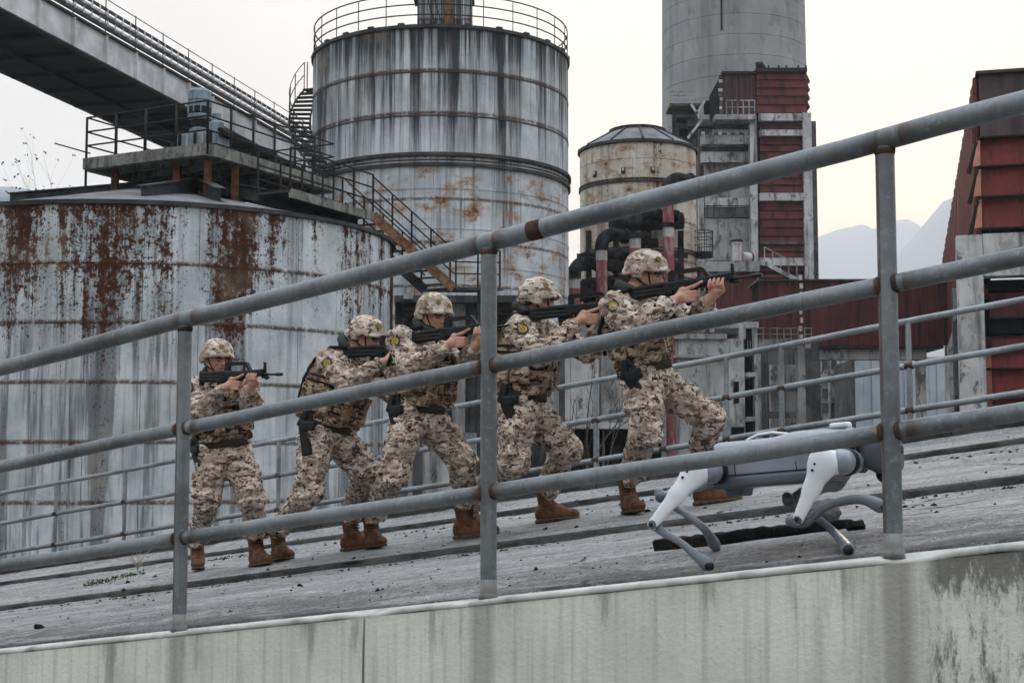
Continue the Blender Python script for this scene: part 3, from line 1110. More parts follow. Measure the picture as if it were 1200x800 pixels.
# landing below the stair
q = s_end + nrm * .45
hd2 = (d2 - Z * d2[2])
hd2 /= np.linalg.norm(hd2)
MB().obox(q + hd2 * .65 - Z * .05, hd2, nrm, Z, .65, .5, .04).build('landing', M['dark_steel'], root)
for i in range(3):
    qq = q + hd2 * (.05 + i * .6) - nrm * .45
    MB().bar(qq, qq + Z * 1.0, .05, .05).build('rail_post', M['black_steel'], root)
for h in (1.0, .68, .36):
    MB().bar(q - nrm * .45 + Z * h, q - nrm * .45 + hd2 * 1.25 + Z * h, .035, .035).build('hand_rail', M['black_steel'], root)
MB().bar(q + hd2 * 1.1 - Z * .1, (q[0] + hd2[0] * 1.1, q[1] + hd2[1] * 1.1, 0), .14, .14).build('support_leg', M['dark_steel'], root)

# --- tall tank
BX, BY, BR = -2.69, 53.93, 4.81
fd = BY - BR


def bz(v):
    return float(px(515, v, fd)[2])


zb_list = [0.0, bz(440), bz(400), bz(355), bz(311), bz(267), bz(220), bz(187), bz(135), bz(84), bz(32)]
ZB = zb_list[-1]
M['tankB'] = tank_mat('tall_tank_plate', BX, BY, BR, ZB, 1.5, (0.40, 0.45, 0.48), (0.57, 0.62, 0.65), 1.0, -.10, 4.0, warm=.9, topdark=.075, dark=(.020, .021, .024), zmid=1)
root = thing('storage_tank', 'tall grey steel tank streaked black with a ring railing on its top', 'tank', (BX, BY, 0))
plated_tank(root, BX, BY, BR, 0, ZB, list(zip(zb_list[:-1], zb_list[1:])), 14, M['tankB'], M['tankL_shell'], 5, .014)
for z in zb_list[1:-1]:
    ring(BX, BY, BR, z - .03, .05, .015).build('seam_band', M['dark_steel'] if z > zb_list[6] else M['tankB'], root, True, angle=40)
zc_ = zb_list[7]
ring(BX, BY, BR, zc_ - .22, .12, .09).build('stiffener_ring', M['dark_steel'], root, True, angle=40)
ring(BX, BY, BR, zc_ + .13, .12, .11).build('stiffener_ring', M['dark_steel'], root, True, angle=40)
ring(BX, BY, BR, ZB - .02, .12, .07).build('rim', M['dark_steel'], root, True, angle=40)
MB().lathe([(BR + .05, ZB + .09), (0, ZB + .5)], 64, (BX, BY, 0)).build('roof', M['dark_steel'], root, True)
round_rail(root, BX, BY, BR - .02, ZB + .09, 1.1, 26, M['black_steel'], 3, .018)
for k in range(26):
    t = 2 * math.pi * (k + .5) / 26
    if math.sin(t) < .3:
        MB().obox((BX + (BR + .02) * math.cos(t), BY + (BR + .02) * math.sin(t), ZB + .13), (math.cos(t), math.sin(t), 0), (-math.sin(t), math.cos(t), 0), Z, .06, .11, .035).build('clip', M['dark_steel'], root)
# plate house on top of the roof
x0, x1 = px(492, 10, BY)[0], px(553, 10, BY)[0]
xm = (x0 + x1) / 2
for i, (xa, xb) in enumerate(((x0, xm - .01), (xm + .01, xm + .3), (xm + .32, x1))):
    MB().box(xa, xb, BY - .95, BY - .9, ZB + .3, ZB + 2.6).build('house_panel', M['tankB'] if i != 1 else M['rust_pale'], root)
MB().box(x0, x1, BY - .9, BY + .95, ZB + .3, ZB + 2.6).build('roof_house', M['dark_steel'], root)
MB().box(x0 - .25, x1 + .08, BY - 1.1, BY + 1.0, ZB + 2.6, ZB + 2.75).build('house_roof', M['dark_steel'], root)
MB().bar((x0 + .3, BY - 1.1, ZB + 2.4), (x0 + .75, BY - 1.0, ZB + .9), .03, .03).build('ladder_rail', M['black_steel'], root)
MB().bar((x0 + .55, BY - 1.1, ZB + 2.4), (x0 + 1.0, BY - 1.0, ZB + .9), .03, .03).build('ladder_rail', M['black_steel'], root)
# helical stair on the left of the tank
root = thing('spiral_stair', 'narrow steel stair curving round the left side of the tall tank', 'stairs', (BX - BR - .4, BY, bz(200)))
za, zb2 = float(px(350, 99, BY + .8)[2]), float(px(390, 203, BY - 3.2)[2])
ri, ro = BR + .08, BR + .86
nst = 19
ph0, ph1 = math.radians(163), math.radians(222)
rim_i, rim_o, top_o = [], [], []
for i in range(nst):
    t = ph0 + (ph1 - ph0) * i / (nst - 1)
    z = za + (zb2 - za) * i / (nst - 1)
    e = np.array([math.cos(t), math.sin(t), 0])
    g = np.array([-math.sin(t), math.cos(t), 0])
    c0 = np.array([BX, BY, z])
    MB().obox(c0 + e * (ri + ro) / 2, e, g, Z, (ro - ri) / 2, .13, .022).build('stair_tread', M['dark_steel'], root)
    rim_o.append(c0 + e * ro)
    rim_i.append(c0 + e * ri)
    if i % 3 == 0:
        MB().cyl(c0 + e * ro, c0 + e * ro + Z * 1.1, .02, n=6).build('rail_post', M['black_steel'], root)
MB().tube(rim_o, .04, 6).build('stringer', M['dark_steel'], root)
MB().tube(rim_i, .04, 6).build('stringer', M['dark_steel'], root)
for h in (1.1, .6):
    MB().tube([q + Z * h for q in rim_o], .018, 6).build('hand_rail', M['black_steel'], root)
e = np.array([math.cos(ph0 - .12), math.sin(ph0 - .12), 0])
g = np.array([-math.sin(ph0 - .12), math.cos(ph0 - .12), 0])
c0 = np.array([BX, BY, za + .05])
MB().obox(c0 + e * (ri + ro) / 2, e, g, Z, (ro - ri) / 2 + .05, .5, .04).build('landing', M['dark_steel'], root)
for k in (-.4, .4):
    MB().cyl(c0 + e * ro + g * k, c0 + e * ro + g * k + Z * 1.15, .022, n=6).build('rail_post', M['black_steel'], root)

# --- cream silo with conical roof
SX, SY, SR = 5.77, 65.7, 2.656
fd2 = SY - SR


def sz(v):
    return float(px(749, v, fd2)[2])


ZS = sz(165)
M['silo'] = tank_mat('cream_silo_plate', SX, SY, SR, ZS, 1.75, (0.50, 0.455, 0.38), (0.64, 0.60, 0.515), .65, -.06, 7.0, warm=.85, dark=(.05, .045, .04))
M['silo_roof'] = simple('silo_roof_sheet', (0.17, 0.175, 0.185), .9, 0, .35, 1.0, 0, .05)
root = thing('silo', 'cream steel silo with grey conical roof and rust patches', 'silo', (SX, SY, 0))
zl = [0, sz(470), sz(420), sz(365), sz(325), sz(292), sz(262), sz(233), sz(211), sz(185), ZS]
plated_tank(root, SX, SY, SR, 0, ZS, list(zip(zl[:-1], zl[1:])), 9, M['silo'], M['tankL_shell'], 6, .014)
for v in (211, 292, 325):
    ring(SX, SY, SR, sz(v) - .06, .07, .06, 48).build('stiffener_ring', M['dark_steel'], root, True, angle=40)
    ring(SX, SY, SR, sz(v) + .08, .05, .05, 48).build('stiffener_ring', M['dark_steel'], root, True, angle=40)
ring(SX, SY, SR, ZS - .03, .12, .1, 48).build('eave', M['dark_steel'], root, True, angle=40)
zt = float(px(749, 150, SY - 1.1)[2])
nseg = 12
for k in range(nseg):
    t0_, t1_ = 2 * math.pi * k / nseg, 2 * math.pi * (k + 1) / nseg
    vs, fs = [], []
    for (r, z) in ((SR + .1, ZS + .1), (1.25, zt)):
        for i in range(4):
            t = t0_ + .012 + (t1_ - t0_ - .024) * i / 3
            vs.append((SX + r * math.cos(t), SY + r * math.sin(t), z))
    for i in range(3):
        fs.append((i, i + 1, 5 + i, 4 + i))
    MB().add(vs, fs).build('roof_panel', M['silo_roof'], root)
    t = t0_
    MB().bar((SX + (SR + .08) * math.cos(t), SY + (SR + .08) * math.sin(t), ZS + .13), (SX + 1.25 * math.cos(t), SY + 1.25 * math.sin(t), zt + .03), .09, .07).build('roof_rib', M['dark_steel'], root)
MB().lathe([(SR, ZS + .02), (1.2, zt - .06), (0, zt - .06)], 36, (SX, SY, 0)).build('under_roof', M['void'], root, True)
MB().lathe([(1.28, zt - .05), (1.32, zt + .12), (1.22, zt + .16), (0, zt + .26)], 36, (SX, SY, 0)).build('roof_cap', M['dark_steel'], root, True, angle=40)
for u in (699, 731, 765):
    t = math.asin((px(u, 200, fd2)[0] - SX) / SR) - math.pi / 2
    q = (SX + (SR + .02) * math.cos(t), SY + (SR + .02) * math.sin(t), sz(199))
    MB().obox(q, (math.cos(t), math.sin(t), 0), (-math.sin(t), math.cos(t), 0), Z, .04, .09, .13).build('inspection_hatch', M['dark_steel'], root)
    MB().obox((q[0] + .05 * math.cos(t), q[1] + .05 * math.sin(t), q[2] + .04), (math.cos(t), math.sin(t), 0), (-math.sin(t), math.cos(t), 0), Z, .02, .05, .06).build('hatch_door', M['pipe_white'], root)
# cage platform on the right of the silo
root = thing('cage_platform', 'small round caged balcony hanging on the right flank of the cream silo', 'platform', px(824, 298, 65))
cp = px(824, 297, 64.8)
MB().lathe([(0, -.25), (.42, -.2), (.46, 0), (.44, .05), (0, .05)], 20, tuple(cp)).build('floor', M['black_steel'], root, True, angle=40)
for k in range(12):
    t = 2 * math.pi * k / 12
    MB().cyl(cp + np.array([.44 * math.cos(t), .44 * math.sin(t), 0]), cp + np.array([.44 * math.cos(t), .44 * math.sin(t), 1.0]), .016, n=5).build('bar', M['black_steel'], root)
for h in (.35, .68, 1.0):
    MB().lathe([(.425, h - .015), (.455, h - .015), (.455, h + .015), (.425, h + .015)], 20, tuple(cp)).build('hoop', M['black_steel'], root)
MB().bar(cp + np.array([0, 0, -.1]), (SX + SR * .8, SY - 1.2, cp[2] - .1), .12, .12).build('bracket', M['black_steel'], root)

# --- red and white pipes with sooty elbows
PD = 60.0
pw = .235
hdr = {}
for i, (u, vt, vw, name) in enumerate(((673, 322, 330, 'leftmost'), (705, 291, 297, 'second'), (744, 264, 283, 'third'), (783, 240, 270, 'rightmost'))):
    p0 = px(u, vt, PD)
    root = thing('process_pipe', ['faded red pipe with sooty elbow, lowest of the pipe row by the tall tank', 'red and white pipe with sooty elbow left of the front soldier',
                                 'red and white pipe rising behind the front soldier helmet', 'tall red pipe with white collar, rightmost beside the cream silo'][i], 'pipe', (p0[0], p0[1], 0), 'pipes in front of the cream silo')
    zt_, zw_ = p0[2], float(px(u, vw, PD)[2])
    MB().cyl((p0[0], p0[1], 0), (p0[0], p0[1], zw_ - .3), pw, n=18).build('pipe', M['pipe_red'], root, True, angle=40)
    MB().cyl((p0[0], p0[1], zw_ - .3), (p0[0], p0[1], zw_ + .12), pw + .006, n=18).build('white_band', M['pipe_white'], root, True, angle=40)
    MB().cyl((p0[0], p0[1], zw_ + .12), (p0[0], p0[1], zw_ + .3), pw + .05, n=18).build('flange', M['soot'], root, True, angle=40)
    if i == 3:
        MB().cyl((p0[0], p0[1], zw_ + .3), (p0[0], p0[1], zt_ + .6), pw, n=18).build('pipe', M['pipe_red'], root, True, angle=40)
    zt2 = max(zt_, zw_ + .3) + (.6 if i == 3 else 0)
    # elbow turning to the right and back towards the silo
    pts = []
    for k in range(9):
        a = math.pi / 2 * k / 8
        pts.append((p0[0] + .55 * (1 - math.cos(a)), p0[1] + .35 * (1 - math.cos(a)), zt2 + .55 * math.sin(a)))
    MB().tube(pts, pw + .05, 16).build('elbow', M['soot'], root, True, angle=40)
    e = np.array(pts[-1])
    q = e + np.array([1.5, .9, -.05])
    MB().tube([e, (e + q) / 2, q], pw + .03, 16).build('duct', M['soot'], root, True, angle=40)
    for f_ in (.3, .85):
        m = e + (q - e) * f_
        dd = (q - e) / np.linalg.norm(q - e)
        MB().cyl(m - dd * .06, m + dd * .06, pw + .10, n=16).build('flange', M['soot'], root, True, angle=40)
root = thing('sooty_duct_frame', 'black sooty valve and duct frame between the pipes below the silo', 'ductwork', (*px(730, 330, 62)[:2], 0))
for (u0, u1, v, r, d) in ((690, 760, 300, .3, 62), (715, 800, 262, .36, 62.3), (682, 745, 334, .26, 61.6), (672, 700, 347, .28, 61), (735, 800, 315, .22, 62.2)):
    a, b = px(u0, v, d), px(u1, v - 3, d + .4)
    MB().tube([a, b], r, 14).build('duct', M['soot'], root, True, angle=40)
    for f_ in (.15, .5, .85):
        m = a + (b - a) * f_
        dd = (b - a) / np.linalg.norm(b - a)
        MB().cyl(m - dd * .07, m + dd * .07, r + .08, n=14).build('flange', M['soot'], root, True, angle=40)
for u in (690, 722, 760, 798):
    a = px(u, 270, 62.8)
    MB().box(a[0] - .12, a[0] + .12, a[1], a[1] + .24, 0, a[2]).build('frame_leg', M['soot'], root)
for v in (300, 340, 375):
    a, b = px(676, v, 62.9), px(806, v, 62.9)
    MB().bar(a, b, .15, .2).build('frame_beam', M['soot'], root)
for (u, v) in ((686, 312), (700, 338), (728, 300), (765, 285), (752, 322)):
    a = px(u, v, 61.2)
    MB().lathe([(0, -.2), (.22, -.18), (.26, 0), (.22, .18), (0, .2)], 12, tuple(a)).build('valve', M['soot'], root, True)

# --- concrete chimney
HXc, HYc = 110 * math.sin(math.radians(8.86)), 110 * math.cos(math.radians(8.86))
HR = 5.42
root = thing('chimney', 'huge round grey concrete chimney behind the red sided building', 'chimney', (HXc, HYc, 0))
zt = float(px(860, -60, HYc)[2])
lift = 1.52
k = 0
z = 0.0
while z < zt:
    z2 = min(z + lift, zt)
    r0, r1 = HR * (1.055 - .055 * z / 36), HR * (1.055 - .055 * z2 / 36)
    MB().lathe([(r0 - .03, z + .0), (r0, z + .02), (r1, z2 - .02), (r1 - .03, z2)], 64, (HXc, HYc, 0)).build('concrete_lift', M['conc_ch'], root, True, angle=30)
    z = z2
MB().lathe([(HR * 1.0 - .1, 0), (HR * .95 - .1, zt)], 48, (HXc, HYc, 0)).build('core', M['conc_d'], root, True)
q = px(846, 30, HYc - HR * 1.0)
MB().bar((q[0], q[1] + .1, float(px(846, 60, HYc)[2])), (q[0], q[1] + .1, zt), .10, .12).build('lightning_cable', M['black_steel'], root)


# ------------------------------------------------------------------ buildings made of boxes read off the photograph at their distance
def pb(mb, u0, u1, v0, v1, d, th):
    vm = (v0 + min(v1, 620)) / 2
    a = px(u0, vm, d)
    b = px(u1, vm, d)
    zt = float(px((u0 + u1) / 2, v0, d)[2])
    zb = float(px((u0 + u1) / 2, v1, d)[2])
    return mb.box(a[0], b[0], d, d + th, max(zb, 0.0) if v1 < 9000 else 0.0, zt)


def pbp(name, mat, root, u0, u1, v0, v1, d, th, bevel=0.0):
    o = pb(MB(), u0, u1, v0, v1, d, th).build(name, mat, root)
    return o


GRD = 9999   # "down to the ground"
# --- tall building with red panels
BD = 92.0
root = thing('industrial_building', 'tall concrete frame building with red sheet panels in front of the chimney', 'building', (px(880, 400, BD)[0], BD, 0))
P_ = lambda name, mat, u0, u1, v0, v1, d=BD, th=.6: pbp(name, M[mat], root, u0, u1, v0, v1, d, th)
P_('core_wall', 'conc_d', 822, 944, 142, GRD, BD + 4.0, 4)
# columns
P_('column', 'conc_l', 882, 890, 136, GRD, BD, .8)
P_('column', 'conc_l', 945, 955, 132, GRD, BD, .8)
P_('column', 'conc_d', 955, 960.5, 142, GRD, BD + 1.2, 6)  # added slab for the column's right side, its shade put into dark concrete
P_('column', 'conc', 821, 827, 216, GRD, BD + 1.0, .8)
# floor beams between the columns
for (v0, v1) in ((133, 141.5), (152, 159), (226, 235), (302, 311)):
    P_('floor_beam', 'conc_l', 890.1, 944.9, v0, v1, BD + .1, .6)
# red sheet courses
def courses(u0, u1, vs, d, mats, th=.12, tilt=.10):
    for i in range(len(vs) - 1):
        a, b = px(u0, vs[i], d), px(u1, vs[i], d)
        zt_, zb_ = float(px((u0 + u1) / 2, vs[i], d)[2]), float(px((u0 + u1) / 2, vs[i + 1], d)[2])
        mb = MB()
        mb.prism([(a[0], d, zt_), (a[0], d - tilt, zb_ + .02), (a[0], d + th, zb_ + .02), (a[0], d + th, zt_)], (b[0] - a[0], 0, 0))
        mb.build('sheet_course', M[mats[i % len(mats)]], root)
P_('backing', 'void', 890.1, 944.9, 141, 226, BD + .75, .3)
courses(890.3, 944.7, [142, 147, 152], BD + .45, ['red_grey', 'maroon'])
courses(890.3, 944.7, [160, 170, 178, 190, 200, 209, 217, 226], BD + .45, ['red', 'red_b', 'red'])
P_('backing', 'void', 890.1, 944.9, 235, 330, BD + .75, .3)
courses(890.3, 944.7, [236, 247, 257, 267, 277, 287, 295, 302], BD + .45, ['red_b', 'red', 'red_b'])
courses(890.3, 944.7, [311, 318, 326], BD + .45, ['red', 'red'])
P_('red_beam', 'conc_d', 890.2, 944.8, 283, 286, BD + .2, .2)
# top block: dark corrugated left part, red courses right part
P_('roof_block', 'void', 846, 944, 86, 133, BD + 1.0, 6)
n_c = 13
for i in range(n_c):
    a = 847 + (886 - 847) * i / n_c
    P_('corrugated_sheet', 'red_grey' if i % 3 else 'maroon', a, a + 2.45, 86.5 - .1 * i, 134, BD + .7 - .06 * (i % 2), .25)
courses(886.5, 945, [84, 94, 103.5, 113, 123, 133], BD + .55, ['maroon', 'red', 'red', 'red_b', 'red'])
P_('roof_edge', 'black_steel', 846, 887, 83.5, 86.5, BD + .5, .5)
P_('roof_edge', 'black_steel', 886, 946, 79.5, 84, BD + .3, 5)
for u in (900, 912, 921, 935, 944):
    P_('roof_stub', 'black_steel', u, u + 1.6, 76.5, 79.5, BD + .4, .15)
for i, v in enumerate((86, 96, 106, 116)):
    a = px(945, v, BD + .5)
    MB().prism([(a[0], BD + .5, a[2]), (a[0] + .25, BD + .6, a[2] - .5), (a[0] + .25, BD + 4, a[2] - .5), (a[0], BD + 4, a[2])], (.02, 0, -.03)).build('side_flap', M['pipe_white'], root)
# vent elbow on the roof
MB().tube([px(894, 84, BD + .8), px(894, 79, BD + .8), px(892, 76, BD + .8), px(886, 76.5, BD + .8)], .2, 10).build('roof_vent', M['black_steel'], root, True)
# broken bricks edge of the sheeting
random.seed(3)
for i in range(9):
    v = 88 + i * 5.2
    P_('torn_sheet', 'pipe_white' if i % 2 else 'conc_d', 842 + random.random() * 2, 846 + random.random() * 1.5, v, v + 3.8, BD + .75, .12)
# balcony
P_('balcony_slab', 'conc', 838, 886, 134, 140, BD - .6, 2)
for u in np.linspace(851, 884, 6):
    P_('rail_post', 'conc', u, u + .9, 117, 134, BD - .6, .06)
P_('hand_rail', 'conc', 851, 885, 117, 118.2, BD - .6, .05)
P_('hand_rail', 'conc', 851, 885, 125, 126, BD - .6, .05)
# left wing: deep horizontal beams
for (v0, v1, m, dd) in ((141, 152, 'conc_d', 2.2), (152, 156, 'conc', .4), (158, 169, 'conc', .2), (169, 178, 'conc_d', 2.4), (178, 190, 'conc', .6)):
    P_('beam', m, 822 + (v0 < 157) * 14, 882, v0, v1, BD + dd, .7)
P_('wall_panel', 'conc', 826, 882, 190, 232, BD + 1.1, .4)
P_('wall_panel', 'conc_l', 826, 882, 232, 242.5, BD + 1.0, .5)
P_('wall_panel', 'conc_d', 826, 882, 243, 255, BD + 1.05, .4)
P_('wall_panel', 'conc', 826, 882, 256, 305, BD + 1.1, .4)
P_('hand_rail', 'black_steel', 826, 882, 240.8, 241.8, BD + .3, .05)
for u in (829, 836, 862):
    P_('rail_post', 'black_steel', u, u + .7, 241, 256, BD + .3, .05)
# zigzag stair on the left
P_('stair_landing', 'conc_d', 785, 822, 121, 124, BD - .4, 2.4)
P_('stair_shaft', 'conc_d', 788, 818, 124, 172, BD + 2.2, .4)
P_('window', 'void', 793, 809, 138, 143, BD + 2.0, .15)
P_('window', 'void', 796, 806, 150, 160, BD + 2.0, .15)
for u in (785, 795, 806, 815):
    P_('rail_post', 'conc', u, u + .7, 107, 121, BD - .4, .05)
for v in (107, 112, 117):
    P_('hand_rail', 'conc', 785, 816, v, v + .7, BD - .4, .05)
for (a, b) in (((810, 122), (822, 141)), ((822, 141), (806, 162)), ((826, 118), (816, 134))):
    MB().bar(px(*a, BD - .5), px(*b, BD - .5), .06, .15).build('stair_flight', M['conc_l'], root)
P_('door_opening', 'void', 825, 832, 118, 134, BD + .9, .1)
P_('stair_side', 'conc_d', 806, 838, 140, 148, BD + .5, .8)
for i in range(6):
    P_('stair_balustrade', 'conc_l', 822 + i * 10, 826 + i * 10, 154.2 + (i % 2), 158, BD + .1, .1)
# equipment deck at v 308
P_('deck_slab', 'conc', 818, 890, 306, 318, BD - 2.5, 4)
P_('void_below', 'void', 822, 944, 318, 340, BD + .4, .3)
# lean-to red sheets and dark structure below the deck
for i in range(11):
    u = 828 + i * 5.5
    P_('lean_to_sheet', 'maroon' if i % 2 else 'red_b', u, u + 5.2, 318 + max(0, 5 - i) * 6, 398, BD - 2.0 - .05 * (i % 2), .1)
a, b = px(896, 308, BD - 3), px(934, 328, BD - 3)
MB().bar(a, b, .1, .25).build('stair_flight', M['conc_l'], root)
for k in range(5):
    q = a + (b - a) * k / 4
    MB().bar(q, q + Z * 1.0, .05, .05).build('rail_post', M['conc'], root)
MB().bar(a + Z * 1.0, b + Z * 1.0, .05, .05).build('hand_rail', M['conc'], root)
# things on the equipment deck
q = px(864, 306, BD - 1.6)
root = thing('small_drum', 'small white drum with dark cap on the concrete equipment deck', 'drum', tuple(q))
MB().lathe([(0, 0), (.3, 0), (.3, 1.05), (.34, 1.07), (.34, 1.25), (0, 1.27)], 16, tuple(q)).build('drum_body', M['pipe_white'], root, True, angle=40)
MB().lathe([(.36, 1.2), (.38, 1.2), (.38, 1.32), (0, 1.34)], 16, tuple(q)).build('cap', M['black_steel'], root, True, angle=40)
q = px(874, 301, BD - 1.6)
root = thing('round_vessel', 'pale round vessel lying beside the white drum on the equipment deck', 'vessel', tuple(q))
MB().tube([q - np.array([.25, 0, 0]), q + np.array([.3, .3, 0])], .32, 16).build('vessel_body', M['pipe_white'], root, True, angle=40)
MB().tube([q + np.array([.3, .3, 0]), q + np.array([.42, .36, 0])], [.36, .3], 16).build('vessel_end', M['black_steel'], root, True, angle=40)

# --- red ribbed gallery
GD = 80.0
root = thing('conveyor_gallery', 'long maroon ribbed sheet gallery bridging between the two red buildings', 'gallery', (px(1000, 400, GD)[0], GD, 0))
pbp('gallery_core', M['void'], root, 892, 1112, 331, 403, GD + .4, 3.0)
npan = 18
for i in range(npan):
    u0 = 890 + (1112 - 890) * i / npan
    u1 = 890 + (1112 - 890) * (i + 1) / npan
    mb = pb(MB(), u0 + .1, u1 - .1, 329.5 - .1 * (i % 3), 404.5, GD + .2, .12)
    pb(mb, u1 - 1.6, u1 - .1, 329, 405, GD + .08, .12)
    pb(mb, (u0 + u1) / 2 - .5, (u0 + u1) / 2 + .5, 329.5, 404.5, GD + .12, .08)
    mb.build('ribbed_sheet', M['maroon'] if i % 4 else M['red_b'], root)
pbp('gallery_roof', M['dark_steel'], root, 888, 1113, 326.8, 329, GD + .0, 3.6)
pbp('gallery_sill', M['black_steel'], root, 940, 1106, 404.5, 408, GD + .05, 3.3)
for i in range(10):
    v = 322 + i * 10
    pbp('pale_splash', M['pipe_white'], root, 936 + (i * 7) % 3, 940 + (i * 5) % 2, v, v + 6, GD - .05, .06)
# concrete trestle under the gallery
root = thing('trestle', 'concrete trestle of beams and columns carrying the maroon gallery', 'trestle', (px(1000, 460, GD)[0], GD, 0))
pbp('beam', M['conc'], root, 950, 1086, 409, 421, GD + .3, .9)
for (u0, u1, m) in ((938, 947, 'conc'), (1078, 1087, 'conc'), (953, 958, 'conc_d')):
    pbp('column', M[m], root, u0, u1, 409 if u0 > 940 else 400, GRD, GD + .5, .6)
pbp('bracket', M['dark_steel'], root, 935, 953, 396, 409, GD - .2, .8)

# --- dark open frame building between
FD_ = 74.0
root = thing('frame_building', 'dark open concrete frame with pale infill panels under the gallery', 'building', (px(915, 460, FD_)[0], FD_, 0))
pbp('back_wall', M['conc_d'], root, 884, 962, 396, GRD, FD_ + 5, .4)
for (u0, u1) in ((889, 893), (936, 945)):
    pbp('column', M['conc'], root, u0, u1, 398, GRD, FD_, .6)
for (v0, v1) in ((398, 408), (452, 457)):
    pbp('floor_beam', M['conc_d'] if v0 > 400 else M['conc'], root, 884, 950, v0, v1, FD_ + .1, .6)
for (u0, u1, v0, v1) in ((903, 937, 427, 451), (903, 937, 459, 482), (903, 937, 490, 530)):
    um = (u0 + u1) / 2
    pbp('infill_panel', M['conc_l'] if v0 < 450 else M['conc'], root, u0, um - .5, v0, v1, FD_ + 1.5, .3)
    pbp('infill_panel', M['conc'], root, um + .5, u1, v0, v1, FD_ + 1.5, .3)
for u in (896, 900):
    pbp('mullion', M['dark_steel'], root, u, u + 1.2, 408, GRD, FD_ + 1.2, .1)
for u in np.linspace(886, 951, 9):
    pbp('rail_post', M['conc'], root, u, u + .7, 384, 398, FD_ - .2, .05)
for v in (384, 391):
    pbp('hand_rail', M['conc'], root, 886, 952, v, v + .7, FD_ - .2, .05)
# pale lattice building beyond
root = thing('pale_building', 'pale building with window grid seen under the gallery', 'building', (px(985, 460, 120)[0], 120, 0))
pbp('wall', M['conc_l'], root, 962, 1006, 417, GRD, 120.5, 6)
for i, u in enumerate((964, 975, 986, 997)):
    for v in (421, 438, 455, 472):
        pbp('window', M['conc_d'] if (i + v) % 3 else M['blue_wall'], root, u, u + 7, v, v + 11, 120.3, .25)
    pbp('pilaster', M['conc_l'], root, u + 8, u + 10, 416, GRD, 120.1, .45)
root = thing('shed', 'pale blue sheet metal shed wall seen under the gallery', 'shed', (px(1050, 450, 110)[0], 110, 0))
for i in range(12):
    u = 1004 + i * 9.6
    pbp('wall_sheet', M['blue_wall'], root, u, u + 9.3, 418, GRD, 110 + .1 * (i % 2), .2)
pbp('shed_body', M['conc_d'], root, 1006, 1112, 420, GRD, 110.6, 8)

# --- concrete two-storey block
CD = 60.0
root = thing('concrete_block_building', 'stained pale concrete building with balcony beyond the far railing', 'building', (px(835, 460, CD)[0], CD, 0))
C_ = lambda name, mat, u0, u1, v0, v1, d=CD, th=.4: pbp(name, M[mat], root, u0, u1, v0, v1, d, th)
C_('wall', 'conc_l', 772, 873.5, 397, GRD, CD, 5)
C_('parapet', 'conc', 770, 852, 391, 397, CD - .15, .4)
C_('corner_post', 'conc_l', 866, 874, 380, 396.8, CD + .1, .5)
C_('corner_post', 'conc_l', 885, 889, 377, GRD, CD + .6, .5)
C_('top_beam', 'conc_l', 838, 889, 377, 384, CD + .2, .4)
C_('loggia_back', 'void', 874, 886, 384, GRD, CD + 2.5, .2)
for v in (409, 436, 488):
    C_('loggia_slab', 'conc_l', 873.6, 886, v, v + 5, CD + .5, 2)
for u in (876, 879, 882):
    C_('balcony_bar', 'conc', u, u + .6, 399, 409, CD + .4, .05)
C_('window', 'void', 860.5, 866, 447, 472, CD - .04, .06)
C_('window_frame', 'conc_d', 859.6, 860.5, 446, 473, CD - .08, .1)
C_('drain_pipe', 'pipe_white', 851.5, 853.5, 412, GRD, CD - .1, .08)
C_('upper_store', 'conc_d', 800, 866, 381, 391, CD + 1.5, 2)
C_('window', 'pipe_white', 832, 837, 384, 389, CD + 1.3, .1)
C_('door_opening', 'void', 858, 873, 500, GRD, CD - .05, .1)
C_('rain_hood', 'conc', 770, 850, 416, 419, CD - .2, .25)

# --- grey walls and opening behind the second and fourth soldier
WD = 50.0
root = thing('yard_building', 'grey concrete building with pale pilasters and a dark opening behind the far railing', 'building', (px(680, 470, WD)[0], WD, 0))
W_ = lambda name, mat, u0, u1, v0, v1, d=WD, th=.4: pbp(name, M[mat], root, u0, u1, v0, v1, d, th)
W_('wall', 'conc', 556, 778, 376, 501, WD + .6, 4)
W_('wall_pier', 'conc_d', 652, 662, 380, 501, WD + .3, .3)
W_('pilaster', 'conc_l', 640, 652, 395, 501, WD + .2, .5)
W_('pilaster', 'conc_l', 662, 668, 385, 501, WD + .35, .4)
W_('wall_panel', 'conc_l', 668.5, 696, 400, 500, WD + .4, .3)
W_('wall_panel', 'conc', 704.5, 778, 400, 500, WD + .45, .3)
W_('downpipe', 'pipe_white', 697.5, 702, 400, GRD, WD + .1, .12)
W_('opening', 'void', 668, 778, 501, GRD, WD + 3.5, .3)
W_('lintel', 'conc_l', 640, 779, 495, 502, WD + .05, .5)
W_('opening_column', 'conc_d', 706, 709, 502, GRD, WD + .5, .3)
W_('pale_door', 'conc_l', 640, 667, 503, GRD, WD + .5, .3)
for u in (672, 683, 718, 735, 750):
    W_('machine_box', 'dark_steel', u, u + 8, 512 + (u % 5) * 3, GRD, WD + 1.6, 1)

